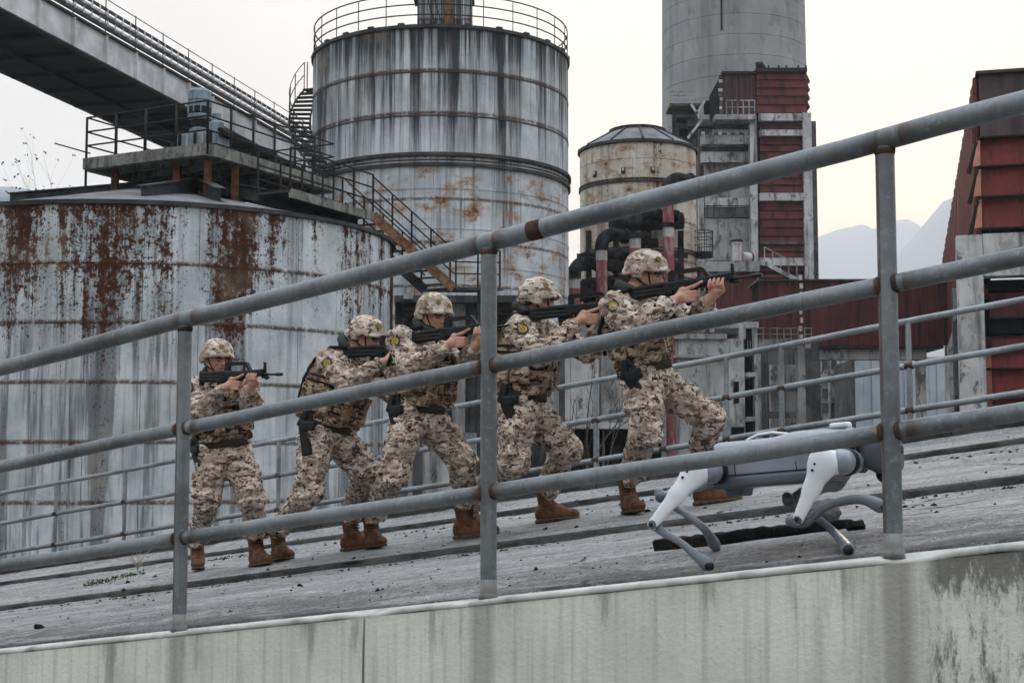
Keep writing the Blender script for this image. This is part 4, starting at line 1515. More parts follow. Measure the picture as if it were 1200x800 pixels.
# --- dark shed and columns under the tall tank
root = thing('pump_shed', 'dark open pump shed and concrete columns under the tall tank', 'shed', (px(510, 420, 44)[0], 44, 0))
S_ = lambda name, mat, u0, u1, v0, v1, d=44.0, th=.4: pbp(name, M[mat], root, u0, u1, v0, v1, d, th)
S_('roof_slab', 'conc_d', 462, 632, 346, 354, 43.5, 5)
S_('back_wall', 'conc_d', 462, 640, 354, GRD, 47.5, .4)
S_('column', 'conc_d', 462, 470, 354, GRD)
S_('column', 'conc', 530, 545, 354, GRD, 44.0, .6)
S_('column', 'conc_d', 548, 557, 354, GRD, 44.2, .6)
S_('column', 'conc_d', 575, 582, 354, GRD)
S_('beam', 'dark_steel', 470, 530, 366, 371, 43.9, .3)
for (u0, u1, v0, v1) in ((473, 483, 344, 350), (500, 512, 375, 392), (514, 526, 380, 396)):
    S_('box', 'pipe_white' if v0 < 350 else 'dark_steel', u0, u1, v0, v1, 43.2, .3)
S_('low_wall', 'conc_l', 478, 560, 507, GRD, 42.0, .4)
S_('wall_stain_panel', 'conc_d', 484, 494, 512, GRD, 41.95, .04)
S_('wall_end', 'conc', 462, 478, 480, GRD, 42.2, .5)
S_('pipe_rack', 'dark_steel', 472, 528, 428, 432, 43.0, .2)
for u in (474, 488, 503, 520):
    MB().cyl(px(u, 395, 43.3), (px(u, 395, 43.3)[0], 43.3, 0), .07, n=8).build('standpipe', M['dark_steel'], root, True)

# --- right red building, turned a little so that its long flank runs away from us
RDp = 46.0
RA = math.radians(15.2)
RO = np.array([px(1151, 300, RDp)[0], RDp, 0.0])
fxR, fyR = np.array([math.cos(RA), -math.sin(RA), 0]), np.array([math.sin(RA), math.cos(RA), 0])
root = thing('red_building', 'red building of overlapping sheet courses on concrete columns at the right edge', 'building', tuple(RO))


def rz(v):
    return float(px(1152, v, RDp)[2])


def rp(a, b, z):
    return RO + fxR * a + fyR * b + np.array([0, 0, z])


def rbox(name, mat, a0, a1, b0, b1, z0, z1):
    return MB().obox(rp((a0 + a1) / 2, (b0 + b1) / 2, (z0 + z1) / 2), fxR, fyR, UPZ, (a1 - a0) / 2, (b1 - b0) / 2, (z1 - z0) / 2).build(name, M[mat], root)


UPZ = np.array([0, 0, 1.0])
AW = 4.2
cs = [(88, 164, 'red_grey'), (164, 197.5, 'red_near'), (197.5, 233, 'red_near'), (233, 270, 'red_near')]
for i, (v0, v1, m) in enumerate(cs):
    zt_, zb_ = rz(v0), rz(v1)
    nb_ = 3
    for k in range(nb_):
        a0, a1 = .04 + (AW - .04) * k / nb_ + .006, .04 + (AW - .04) * (k + 1) / nb_ - .006
        MB().prism([rp(a0, 0, zt_), rp(a0, -.2, zb_ + .05), rp(a0, .2, zb_ + .05), rp(a0, .2, zt_)], fxR * (a1 - a0)).build('sheet_course', M[m], root)
    rbox('drip_edge', 'black_steel', .0, AW, -.27, .05, zb_, zb_ + .05)
    if i:
        # side flaps; the low sun on them is put into their colour
        MB().prism([rp(-.04, .12, zt_ - .02), rp(-.22, .0, zb_ + .08), rp(.0, -.21, zb_ + .06), rp(.02, -.02, zt_ - .02)], fxR * .015).build('end_flap', M['flap'], root)
        MB().bar(rp(-.05, .1, zt_ - .05), rp(-.34, .3, zb_ - .1), .06, .12).build('flap_brace', M['black_steel'], root)
rbox('roof_cap', 'dark_steel', -.05, AW, -.15, 5, rz(88), rz(84.5))
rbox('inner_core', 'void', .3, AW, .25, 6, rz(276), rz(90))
# long corrugated flank running back
s_, i = 0.0, 0
while s_ < 44:
    w_ = .42 if s_ < 16 else .95
    dpt = .05 if i % 2 else .0
    zt_ = rz(87) + .05 * (i % 3)
    rbox('flank_sheet', 'red_near' if i % 5 else 'red_b', -.06 - dpt, .0 - dpt, s_ + .2, s_ + .2 + w_ - .02, rz(300) if s_ < 4 else rz(330), zt_)
    s_ += w_
    i += 1
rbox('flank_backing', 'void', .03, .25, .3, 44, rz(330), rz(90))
rbox('flank_rail', 'rust_pale', -.16, -.1, .9, .98, rz(276), rz(120))
# concrete ring beam and columns
rbox('ring_beam', 'conc_l', .02, AW, -.35, .4, rz(325), rz(276))
rbox('column', 'conc_l', -.80, -.0, -.40, .45, 0, rz(277))
rbox('flank_column', 'conc_d', -.92, -.40, 1.2, 2.0, 0, rz(334))
MB().prism([rp(-.9, 1.15, rz(372)), rp(-.42, 1.15, rz(356)), rp(-.42, 1.15, rz(330)), rp(-.9, 1.15, rz(332))], fyR * .3).build('haunch', M['conc'], root)
rbox('flank_beam', 'conc', -.35, -.02, .5, 30, rz(345), rz(322))
for k in range(4):
    rbox('flank_column', 'conc', -.5, .0, 7 + 7 * k, 7.7 + 7 * k, 0, rz(345))
# lower red bay
cs = [(326, 341, 'void'), (341, 372, 'maroon'), (372, 392, 'void'), (392, 410, 'maroon'), (410, 432, 'red_near'), (432, 467, 'red_near'), (467, 515, 'red_near')]
for i, (v0, v1, m) in enumerate(cs):
    zt_, zb_ = rz(v0), rz(v1)
    MB().prism([rp(.22, .6, zt_), rp(.22, .42, zb_ + .05), rp(.22, .9, zb_ + .05), rp(.22, .9, zt_)], fxR * (AW - .22)).build('sheet_course', M[m], root)
    if i in (1, 3, 4, 5):
        rbox('drip_edge', 'black_steel', .2, AW, .35, .7, zb_, zb_ + .05)
    if i >= 3:
        MB().prism([rp(.04, .8, zt_), rp(.0, .75, zb_ + .06), rp(.21, .45, zb_ + .06), rp(.21, .6, zt_)], fxR * .015).build('end_flap', M['flap'] if i > 3 else M['maroon'], root)
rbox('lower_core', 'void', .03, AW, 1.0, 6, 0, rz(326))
rbox('brace', 'rust', .02, .2, .5, .8, rz(348), rz(326))

# ------------------------------------------------------------------ conveyor bridge, upper left
gdir = np.array([math.sin(math.radians(13.4)), math.cos(math.radians(13.4)), 0])
gper = np.array([gdir[1], -gdir[0], 0])
br0 = px(188, 111, 50.0)                                          # a point on the lower right edge
root = thing('conveyor_bridge', 'long grey steel conveyor bridge with ribbed side girder at the upper left', 'bridge', tuple(br0))
WID = 3.7
HG = .98
pos_ = lambda s, c, h=0.0: br0 + gdir * s + gper * c + Z * h
SA, SB = -34.0, 48.0
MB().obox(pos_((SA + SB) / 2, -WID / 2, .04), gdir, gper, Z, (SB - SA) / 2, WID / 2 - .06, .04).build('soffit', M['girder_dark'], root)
k = 0
s = SA
while s < SB:
    MB().obox(pos_(s + 1.0, 0, HG / 2), gdir, gper, Z, .985, .03, HG / 2 - .03).build('web_panel', M['girder'], root)
    MB().obox(pos_(s + 1.0, -WID, HG / 2), gdir, gper, Z, .985, .03, HG / 2 - .03).build('web_panel', M['girder'], root)
    MB().obox(pos_(s, .07, HG / 2), gdir, gper, Z, .02, .09, HG / 2 - .05).build('stiffener', M['girder'], root)
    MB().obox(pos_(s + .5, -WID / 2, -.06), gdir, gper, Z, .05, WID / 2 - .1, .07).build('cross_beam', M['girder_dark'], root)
    s += 2.0
for c in (0, -WID):
    MB().bar(pos_(SA, c, 0), pos_(SB, c, 0), .22, .05).build('flange', M['dark_steel'], root)
    MB().bar(pos_(SA, c, HG), pos_(SB, c, HG), .26, .05).build('flange', M['dark_steel'], root)
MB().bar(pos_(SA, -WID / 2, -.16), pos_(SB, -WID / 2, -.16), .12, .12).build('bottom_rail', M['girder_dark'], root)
MB().obox(pos_((SA + SB) / 2, -.45, HG + .16), gdir, gper, Z, (SB - SA) / 2, .3, .06).build('walkway', M['dark_steel'], root)
for (c, h, r, m) in ((.12, HG + .18, .05, 'dark_steel'), (.06, HG + .34, .035, 'girder'), (.12, HG + .5, .045, 'dark_steel'), (.05, HG + .66, .03, 'girder'), (.1, HG + .8, .04, 'dark_steel'), (.02, HG + 1.2, .012, 'black_steel')):
    MB().bar(pos_(SA, c, h), pos_(SB, c, h), r * 2, r * 2).build('cable_tray_rail' if h < 2 else 'hand_rail', M[m], root)
s = SA
while s < SB:
    MB().bar(pos_(s, .06, HG), pos_(s, .06, HG + 1.22), .03, .03).build('rail_post', M['black_steel'], root)
    for q_ in range(4):
        MB().bar(pos_(s + q_ * .5, .14, HG + .16), pos_(s + q_ * .5, .14, HG + .82), .07, .035).build('tray_rung', M['girder'], root)
    s += 2.0

# --- grey domed tank at the left edge
q = px(-6, 240, 62)
root = thing('domed_tank', 'smooth grey blue domed tank peeking out behind the rusty tank at the left edge', 'tank', (q[0], q[1], 0))
zd = float(px(0, 241, 62)[2])
prof = [(2.15 * math.cos(a), zd + 1.15 * math.sin(a)) for a in np.linspace(0, math.pi / 2, 10)]
MB().lathe([(2.15, 0), (2.15, zd)], 40, (q[0], q[1] + 2, 0)).build('wall', M['motor'], root, True)
MB().lathe(prof, 40, (q[0], q[1] + 2, 0)).build('dome', simple('dome_paint', (.27, .30, .33), .5, 0, .15, 1), root, True)
MB().lathe([(2.1, zd - .1), (2.2, zd - .1), (2.2, zd + .03), (2.1, zd + .03)], 40, (q[0], q[1] + 2, 0)).build('rim', M['dark_steel'], root, True)

# ------------------------------------------------------------------ bare trees
def bare_tree(root, base, height, seed, spread, r0, mat, leaves=0, levels=4, leaf=.05):
    rnd = random.Random(seed)
    trunk, limb, lf = MB(), MB(), MB()

    def grow(p, d, L, r, lev):
        pts = [p]
        rs = [r]
        cur = p.copy()
        dd = d.copy()
        for i in range(4):
            dd = dd + np.array([rnd.uniform(-1, 1), rnd.uniform(-1, 1), rnd.uniform(-.5, .8)]) * .16
            dd /= np.linalg.norm(dd)
            cur = cur + dd * L / 4
            pts.append(cur.copy())
            rs.append(r * (1 - .45 * (i + 1) / 4))
        (trunk if lev == 0 else limb).tube(pts, rs, 6 if lev < 2 else 4)
        if lev < levels:
            for k in range(3 if lev else 4):
                f = rnd.uniform(.35, 1.0)
                i = min(3, int(f * 4))
                q = pts[i] + (pts[i + 1] - pts[i]) * (f * 4 - i if i < 4 else 1)
                nd = dd + np.array([rnd.uniform(-1, 1), rnd.uniform(-1, 1), rnd.uniform(-.2, .9)]) * spread
                nd /= np.linalg.norm(nd)
                grow(q, nd, L * rnd.uniform(.5, .75), r * .5, lev + 1)
        elif leaves:
            for _ in range(leaves):
                c0 = cur + np.array([rnd.uniform(-1, 1), rnd.uniform(-1, 1), rnd.uniform(-1, 1)]) * .1
                a = np.array([rnd.uniform(-1, 1), rnd.uniform(-1, 1), rnd.uniform(-1, 1)])
                a /= np.linalg.norm(a)
                b = np.cross(a, (0.3, .5, .8))
                b /= np.linalg.norm(b)
                lf.add([c0 - a * leaf, c0 + b * leaf * .6, c0 + a * leaf, c0 - b * leaf * .6], [(0, 1, 2, 3)])
    grow(np.array(base, float), np.array([0, 0, 1.0]), height * .5, r0, 0)
    trunk.build('trunk', mat, root, True)
    limb.build('crown', mat, root, True)
    if leaves and lf.v:
        lf.build('leaves', simple('dry_leaf%d' % seed, (.10, .075, .05), .8), root)


b_ = px(692, 560, 46)
root = thing('bare_tree', 'bare leafless sapling against the grey wall behind the fourth soldier', 'tree', (b_[0], 46, 0))
bare_tree(root, (b_[0], 46, 0), 5.4, 11, .75, .07, M['bark'], 0, 4)
b_ = px(42, 300, 45.5)
root = thing('bare_tree', 'thin twiggy treetop with a few dry leaves above the left end of the rusty tank', 'tree', (b_[0], 47, 0))
bare_tree(root, (b_[0], 47, 0), 10.9, 5, .5, .05, M['bark'], 2, 4, .06)

# ------------------------------------------------------------------ far hills
def hill(name, pts, d, depth, seed, mat):
    """ridge line read off the photograph, built as a solid range"""
    vs, fs = [], []
    us = np.arange(pts[0][0], pts[-1][0] + 1, 6.0)
    vv = np.interp(us, [p[0] for p in pts], [p[1] for p in pts])
    rows = 8
    for i, (u, v) in enumerate(zip(us, vv)):
        top = px(u, v, d + depth * .5)
        for r in range(rows + 1):
            f = r / rows
            y = d + depth * f
            prof = max(0.0, math.sin(math.pi * f)) ** .8
            z = top[2] * prof + (mnoise.noise(Vector((u * .05, f * 5, seed))) * top[2] * .05 if 0 < r < rows else 0)
            if r == rows // 2:
                z = top[2] + mnoise.noise(Vector((u * .11, 0, seed))) * d * .0016
            vs.append((top[0] * (y / (d + depth * .5)), y, z - .5))
    m = rows + 1
    for i in range(len(us) - 1):
        for r in range(rows):
            fs.append((i * m + r, (i + 1) * m + r, (i + 1) * m + r + 1, i * m + r + 1))
    o = MB().add(vs, fs).build(name, mat, None, True)
    o['kind'] = 'structure'
    return o


M['hill'] = simple('hill_forest', (0.06, 0.08, 0.075), .95, 0, .3, .004)
hill('hills', [(560, 420), (700, 360), (860, 305), (930, 292), (965, 275), (985, 268), (1010, 263), (1025, 268), (1045, 260), (1062, 256), (1075, 262), (1110, 300), (1180, 350), (1300, 420)], 6300, 1500, 1.0, M['hill'])
hill('hills', [(980, 420), (1030, 330), (1060, 290), (1085, 260), (1105, 236), (1120, 231), (1150, 240), (1210, 262), (1300, 300), (1420, 380)], 4800, 1200, 2.0, M['hill'])

# ------------------------------------------------------------------ organic shapes: signed distance solids turned into meshes
def _n(v):
    v = np.array(v, float)
    return v / (np.linalg.norm(v) + 1e-12)


class Cap:
    def __init__(s, a, b, ra, rb, k=.02, tag=0, flat=None):
        s.a, s.b, s.ra, s.rb, s.k, s.tag, s.op = np.array(a, float), np.array(b, float), ra, rb, k, tag, 1
        s.c = (s.a + s.b) / 2
        s.R = np.linalg.norm(s.b - s.a) / 2 + max(ra, rb)
        s.flat = flat          # (axis, factor): squash along an axis
        if flat:
            s.R *= 1.2

    def d(s, P):
        ab = s.b - s.a
        t = np.clip(((P - s.a) @ ab) / (ab @ ab + 1e-12), 0, 1)
        q = P - s.a - t[:, None] * ab
        if s.flat:
            ax, f = s.flat
            c = q @ ax
            q = q + np.outer(c * (1 / f - 1), ax)
            return (np.sqrt(np.einsum('ij,ij->i', q, q)) - (s.ra + (s.rb - s.ra) * t)) * min(1, f + .15)
        return np.sqrt(np.einsum('ij,ij->i', q, q)) - (s.ra + (s.rb - s.ra) * t)


class Ell:
    def __init__(s, c, r, M, k=.02, tag=0, op=1):
        s.c, s.r, s.M, s.k, s.tag, s.op = np.array(c, float), np.array(r, float), np.array(M, float), k, tag, op
        s.R = max(r)

    def d(s, P):
        q = (P - s.c) @ s.M.T
        k0 = np.sqrt(np.einsum('ij,ij->i', q / s.r, q / s.r))
        w = q / s.r ** 2
        k1 = np.sqrt(np.einsum('ij,ij->i', w, w)) + 1e-9
        return k0 * (k0 - 1) / k1


class Box:
    def __init__(s, c, h, M, rr=.01, k=.01, tag=0, op=1):
        s.c, s.h, s.M, s.rr, s.k, s.tag, s.op = np.array(c, float), np.array(h, float), np.array(M, float), rr, k, tag, op
        s.R = np.linalg.norm(h)

    def d(s, P):
        q = np.abs((P - s.c) @ s.M.T) - (s.h - s.rr)
        w = np.maximum(q, 0)
        return np.sqrt(np.einsum('ij,ij->i', w, w)) + np.minimum(np.maximum(np.maximum(q[:, 0], q[:, 1]), q[:, 2]), 0) - s.rr


def sdf_eval(prims, P):
    D = None
    for pr in prims:
        d = pr.d(P)
        if D is None:
            D = d if pr.op == 1 else np.full(len(P), 1.0)
            continue
        k = pr.k
        if pr.op == 1:
            h = np.clip(.5 + .5 * (D - d) / k, 0, 1)
            D = D + (d - D) * h - k * h * (1 - h)
        else:
            h = np.clip(.5 - .5 * (D + d) / k, 0, 1)
            D = D + (-d - D) * h + k * h * (1 - h)
    return D


def sdf_mesh(prims, res, pad=.03):
    lo = np.min([p.c - p.R for p in prims if p.op == 1], 0) - pad
    hi = np.max([p.c + p.R for p in prims if p.op == 1], 0) + pad
    nb = 12
    N = (np.ceil((hi - lo) / res / nb).astype(int)) * nb
    V = np.full(tuple(N), 1.0, np.float32)
    off = np.stack(np.meshgrid(*[np.arange(nb)] * 3, indexing='ij'), -1).reshape(-1, 3) * res
    hd = nb * res * .8661
    C = np.array([p.c for p in prims])
    R = np.array([p.R for p in prims])
    for i in range(0, N[0], nb):
        for j in range(0, N[1], nb):
            for k in range(0, N[2], nb):
                o = lo + np.array([i, j, k]) * res
                c = o + nb * res / 2
                dist = np.sqrt(((C - c) ** 2).sum(1)) - R
                m = dist < hd + .045
                if not m.any():
                    continue
                sub = [p for p, f in zip(prims, m) if f]
                if not any(p.op == 1 for p in sub):
                    continue
                dc = sdf_eval(sub, c[None])[0]
                if dc > hd * 1.25 + .01:
                    continue
                if dc < -hd * 1.3:
                    V[i:i + nb, j:j + nb, k:k + nb] = -1
                    continue
                V[i:i + nb, j:j + nb, k:k + nb] = sdf_eval(sub, o + off).reshape(nb, nb, nb)
    # surface nets
    ins = V < 0
    cnt = np.zeros(tuple(N - 1), np.int8)
    for a in (0, 1):
        for b in (0, 1):
            for c in (0, 1):
                cnt += ins[a:N[0] - 1 + a, b:N[1] - 1 + b, c:N[2] - 1 + c]
    act = np.argwhere((cnt > 0) & (cnt < 8))
    idx = np.full(tuple(N - 1), -1, np.int32)
    idx[act[:, 0], act[:, 1], act[:, 2]] = np.arange(len(act))
    acc = np.zeros((len(act), 3))
    num = np.zeros(len(act))
    corners = [(a, b, c) for a in (0, 1) for b in (0, 1) for c in (0, 1)]
    vals = {q: V[act[:, 0] + q[0], act[:, 1] + q[1], act[:, 2] + q[2]].astype(float) for q in corners}
    for q in corners:
        for ax in range(3):
            if q[ax] == 0:
                r = list(q)
                r[ax] = 1
                r = tuple(r)
                va, vb = vals[q], vals[r]
                m = (va < 0) != (vb < 0)
                t = np.where(m, va / np.where(m, va - vb, 1), 0)
                pt = np.array(q, float)[None] + np.outer(t, np.array(r) - np.array(q))
                acc += pt * m[:, None]
                num += m
    verts = lo + (act + acc / num[:, None]) * res
    faces = []
    for ax in range(3):
        b, c = [(1, 2), (2, 0), (0, 1)][ax]
        sl0 = [slice(None)] * 3
        sl1 = [slice(None)] * 3
        sl0[ax] = slice(0, N[ax] - 1)
        sl1[ax] = slice(1, N[ax])
        A, B = ins[tuple(sl0)], ins[tuple(sl1)]
        E = np.argwhere(A != B)
        E = E[(E[:, b] > 0) & (E[:, c] > 0) & (E[:, b] < N[b] - 1) & (E[:, c] < N[c] - 1)]
        flip = A[E[:, 0], E[:, 1], E[:, 2]]
        q = []
        for (db, dc) in ((1, 1), (0, 1), (0, 0), (1, 0)):
            e = E.copy()
            e[:, b] -= db
            e[:, c] -= dc
            q.append(idx[e[:, 0], e[:, 1], e[:, 2]])
        q = np.stack(q, 1)
        q[~flip] = q[~flip][:, ::-1]
        faces.append(q)
    faces = np.concatenate(faces)
    faces = faces[(faces >= 0).all(1)]
    return verts, faces


def vnormals(v, f):
    a = v[f[:, 2]] - v[f[:, 0]]
    b = v[f[:, 3]] - v[f[:, 1]]
    fn = np.cross(a, b)
    N = np.zeros_like(v)
    for i in range(4):
        np.add.at(N, f[:, i], fn)
    return N / (np.linalg.norm(N, axis=1, keepdims=True) + 1e-12)


_perm = np.random.RandomState(7).permutation(256)
_perm = np.concatenate([_perm, _perm, _perm])
_grad = np.random.RandomState(3).normal(size=(256, 3))
_grad /= np.linalg.norm(_grad, axis=1, keepdims=True)


def pnoise(P):
    i = np.floor(P).astype(int)
    f = P - i
    i &= 255
    u = f * f * f * (f * (f * 6 - 15) + 10)
    out = np.zeros(len(P))
    for a in (0, 1):
        for b in (0, 1):
            for c in (0, 1):
                h = _perm[_perm[_perm[(i[:, 0] + a) & 255] + ((i[:, 1] + b) & 255)] + ((i[:, 2] + c) & 255)]
                g = _grad[h]
                w = (u[:, 0] if a else 1 - u[:, 0]) * (u[:, 1] if b else 1 - u[:, 1]) * (u[:, 2] if c else 1 - u[:, 2])
                out += w * (g * (f - np.array([a, b, c]))).sum(1)
    return out


def make_mesh(name, v, f, mats, mi=None):
    me = bpy.data.meshes.new(name)
    me.vertices.add(len(v))
    me.vertices.foreach_set('co', np.asarray(v, np.float32).ravel())
    me.loops.add(len(f) * 4)
    me.loops.foreach_set('vertex_index', np.asarray(f, np.int32).ravel())
    me.polygons.add(len(f))
    me.polygons.foreach_set('loop_start', np.arange(0, len(f) * 4, 4, dtype=np.int32))
    me.polygons.foreach_set('loop_total', np.full(len(f), 4, np.int32))
    for m in mats:
        me.materials.append(m)
    me.polygons.foreach_set('use_smooth', np.ones(len(f), bool))
    if mi is not None:
        me.polygons.foreach_set('material_index', np.asarray(mi, np.int32))
    me.update()
    me.validate()
    return me


# ------------------------------------------------------------------ cloth, skin, leather, gun materials
def camo(name, sand, tan, brown, dark, sc=1.0, darkness=0.0, hx=1.0, fold=.5):
    n = NT(name)
    o = n.obj()
    r = n.rand()
    p = n.vmath('ADD', o, n.comb(n.math('MULTIPLY', r, 17.0), n.math('MULTIPLY', r, 9.0), n.math('MULTIPLY', r, 5.0)))
    # printed blotches lie mostly level, with ragged edges
    jit = n.noise(p, 70 * sc, 2, .5)
    pj = n.vmath('ADD', p, n.mul(n.comb(jit, n.math('SUBTRACT', 1.0, jit), jit), (.012, .012, .012)))
    q = n.mul(pj, (9.5 * sc, 9.5 * sc, 17.0 * sc))
    n1 = n.noise(q, 1.0, 2.5, .6, .4)
    n2 = n.noise(n.vmath('ADD', q, (13.1, 4.2, 8.8)), 1.25, 2.5, .6, .5)
    n3 = n.noise(n.mul(n.vmath('ADD', pj, (3.7, 1.9, 2.2)), (17 * sc, 17 * sc, 42 * sc)), 1.0, 2.5, .6, .6)
    n4 = n.noise(n.vmath('ADD', q, (31.1, 14.2, 2.8)), .6, 2, .5)
    c = n.mix(n.step(n4, .46, .54), sand, tan)
    c = n.mix(n.step(n1, .545 - darkness, .565 - darkness), c, tuple((a + b) / 2 for a, b in zip(tan, brown)))
    c = n.mix(n.step(n2, .57 - darkness, .59 - darkness), c, brown)
    c = n.mix(n.step(n3, .60 - darkness * .6, .62 - darkness * .6), c, dark)
    drift = n.noise(n.vmath('ADD', p, (7.7, 3.3, 1.1)), 5.0, 3, .6)
    c = n.mix(n.math('MULTIPLY', n.step(drift, .45, .7), .38), c, tuple(a * .55 + b * .45 for a, b in zip(tan, brown)))
    w = n.noise(p, 14.0, 4, .6, .8)
    wf = n.noise(n.mul(p, (1, 1, 1.6)), 38.0, 3, .6, .5)
    wv = n.noise(p, 420.0, 2, .5)
    n.bump(n.math('ADD', n.math('ADD', n.math('MULTIPLY', w, 1.0), n.math('MULTIPLY', wf, .35)), n.math('MULTIPLY', wv, .05)), fold, .03)
    return n.fin(c, .92, 0, .04)


M['camo'] = camo('camo_cloth', (.60, .515, .435), (.41, .335, .27), (.105, .068, .049), (.010, .008, .008), 1.85, .006)
M['camo_helmet'] = camo('camo_helmet', (.58, .50, .425), (.41, .335, .27), (.12, .082, .06), (.016, .014, .013), 1.45, -.006, fold=.25)
M['camo_vest'] = camo('camo_vest', (.42, .33, .245), (.28, .205, .14), (.075, .043, .027), (.010, .009, .008), 1.5, .02)

n = NT('skin')
p = n.obj()
a = n.noise(p, 22, 4, .6)
c = n.mix(n.step(a, .35, .65), (.40, .205, .145), (.50, .275, .20))
n.bump(n.noise(p, 160, 3, .6), .15, .004)
n.b.inputs['Subsurface Weight'].default_value = .12
n.b.inputs['Subsurface Radius'].default_value = (.012, .005, .003)
M['skin'] = n.fin(c, .5, 0, .4)
M['hairline'] = simple('dark_brow', (.018, .013, .011), .8)
M['lips'] = simple('lips', (.30, .12, .095), .5)

n = NT('boot_suede')
p = n.obj()
a = n.noise(p, 16, 5, .65)
b = n.noise(p, 120, 3, .6)
c = n.mix(n.step(a, .35, .65), (.075, .034, .018), (.17, .08, .042))
c = n.mix(n.math('MULTIPLY', n.step(b, .55, .75), .5), c, (.27, .165, .10))
n.bump(n.math('ADD', a, n.math('MULTIPLY', b, .3)), .5, .012)
M['boot'] = n.fin(c, .8, 0, .25)
M['sole'] = simple('boot_sole', (.10, .068, .045), .85, 0, .4, 40)
M['lace'] = simple('boot_lace', (.035, .02, .013), .8)
M['gunblack'] = simple('gun_polymer', (.009, .0095, .0105), .5, 0, .35, 30, .1, .22)
M['gunmetal'] = simple('gun_metal', (.010, .0105, .012), .4, .2, .3, 30, 0, .3)
M['steel_bright'] = simple('bright_steel', (.35, .36, .38), .3, .8, .2, 40)
M['webbing'] = simple('black_webbing', (.010, .010, .011), .8, 0, .4, 60, .2, .15)
M['olive'] = simple('olive_scarf', (.035, .042, .038), .9, 0, .35, 40, .3)
M['patch_y'] = simple('patch_yellow', (.27, .20, .05), .7, 0, .2, 60)
M['patch_k'] = simple('patch_black', (.03, .027, .02), .8)

LOC = {'local': True}


def local_root(o):
    o['local'] = True
    return o


I3 = np.eye(3)

# ---- shared meshes -------------------------------------------------------------------------------------------
# boot: x = toe, z = up, origin under the heel on the ground
_b = [Cap((.035, 0, .075), (.03, 0, .235), .056, .060, .03), Cap((.0, 0, .05), (.12, 0, .055), .048, .050, .03, 0, (np.array([0, 0, 1.0]), .95)),
      Cap((.10, 0, .05), (.215, .004, .043), .050, .046, .03, 0, (np.array([0, 0, 1.0]), .85)), Cap((.05, 0, .12), (.14, 0, .07), .048, .044, .03),
      Ell((.225, .004, .042), (.05, .05, .036), I3, .02), Ell((-.012, 0, .07), (.045, .045, .06), I3, .02),
      Cap((.03, .0, .235), (.03, 0, .25), .066, .062, .008),
      Box((.1, 0, -.03), (.4, .2, .047), I3, .004, .004, 0, -1)]
_v, _f = sdf_mesh(_b, .0085)
_v = _v + vnormals(_v, _f) * (.0035 * pnoise(_v * 38))[:, None]
BOOT = make_mesh('boot', _v, _f, [M['boot']])
_b = [Cap((-.01, 0, .012), (.10, 0, .012), .052, .050, .01, 0, (np.array([0, 0, 1.0]), .45)), Cap((.10, 0, .012), (.225, .003, .012), .051, .050, .02, 0, (np.array([0, 0, 1.0]), .45)),
      Box((-.012, 0, .012), (.046, .044, .016), I3, .01, .01),
      Box((.1, 0, -.04), (.4, .2, .04), I3, .002, .003, 0, -1)] + [Box((.035 + .03 * i, 0, 0), (.005, .07, .006), I3, .002, .003, 0, -1) for i in range(8)]
_v, _f = sdf_mesh(_b, .0065)
SOLE = make_mesh('sole', _v, _f, [M['sole']])
_mb = MB()
for i in range(6):
    z = .105 + .022 * i
    x = .132 - .45 * (z - .095) if i < 2 else .094 + .002 * i
    _mb.tube([(x - .022, -.042, z + .004), (x, -.018, z + .002), (x, .018, z - .004), (x - .022, .042, z)], .0035, 5)
    _mb.tube([(x - .022, .042, z + .004), (x, .018, z + .002), (x, -.018, z - .004), (x - .022, -.042, z)], .0035, 5)
LACE = _mb.mesh('laces', M['lace'])

# helmet: x = front, y = left, z = up, origin at head centre
_rb = Matrix.Rotation(.1, 3, 'Y')
_h = [Ell((-.008, 0, .035), (.148, .127, .128), I3, .01), Cap((-.03, .115, .0), (-.035, .11, -.035), .03, .028, .03), Cap((-.03, -.115, .0), (-.035, -.11, -.035), .03, .028, .03),
      Cap((-.125, .05, -.02), (-.125, -.05, -.02), .03, .03, .03),
      Cap((.135, .045, .028), (.135, -.045, .028), .014, .014, .02), Cap((.135, .045, .028), (.09, .10, .01), .014, .014, .02), Cap((.135, -.045, .028), (.09, -.10, .01), .014, .014, .02),
      Ell((-.008, 0, .015), (.128, .107, .120), I3, .006, 0, -1),
      Box((.13, 0, -.079), (.115, .2, .09), np.array([[.985, 0, .17], [0, 1, 0], [-.17, 0, .985]]), .01, .012, 0, -1),
      Box((0, 0, -.15), (.3, .3, .1), I3, .01, .01, 0, -1)]
_v, _f = sdf_mesh(_h, .0075)
_v = _v + vnormals(_v, _f) * (.0022 * pnoise(_v * 26) + .0012 * pnoise(_v * 60))[:, None]
HELMET = make_mesh('helmet', _v, _f, [M['camo_helmet']])
_mb = MB()
for sy in (-1, 1):
    _mb.tube([(.045, .108 * sy, .0), (.05, .092 * sy, -.04), (.062, .070 * sy, -.082), (.07, .04 * sy, -.112), (.072, 0, -.122)], .0055, 6)
    _mb.tube([(-.055, .105 * sy, -.03), (-.02, .094 * sy, -.06), (.02, .08 * sy, -.08), (.062, .066 * sy, -.088)], .0055, 6)
CHIN = _mb.mesh('chin_strap', M['webbing'])
_mb = MB()
_mb.tube([(-.13, 0.0, -.03), (-.12, .06, -.03), (-.08, .108, -.038), (-.03, .122, -.05)], .006, 6)
_mb.tube([(-.13, 0.0, -.03), (-.12, -.06, -.03), (-.08, -.108, -.038), (-.03, -.122, -.05)], .006, 6)
BAND = _mb.mesh('rim_band', M['webbing'])


def disc(name, mat, r, th, n=18):
    return MB().cyl((0, 0, 0), (0, 0, th), r, r * .96, n).mesh(name, mat, False)


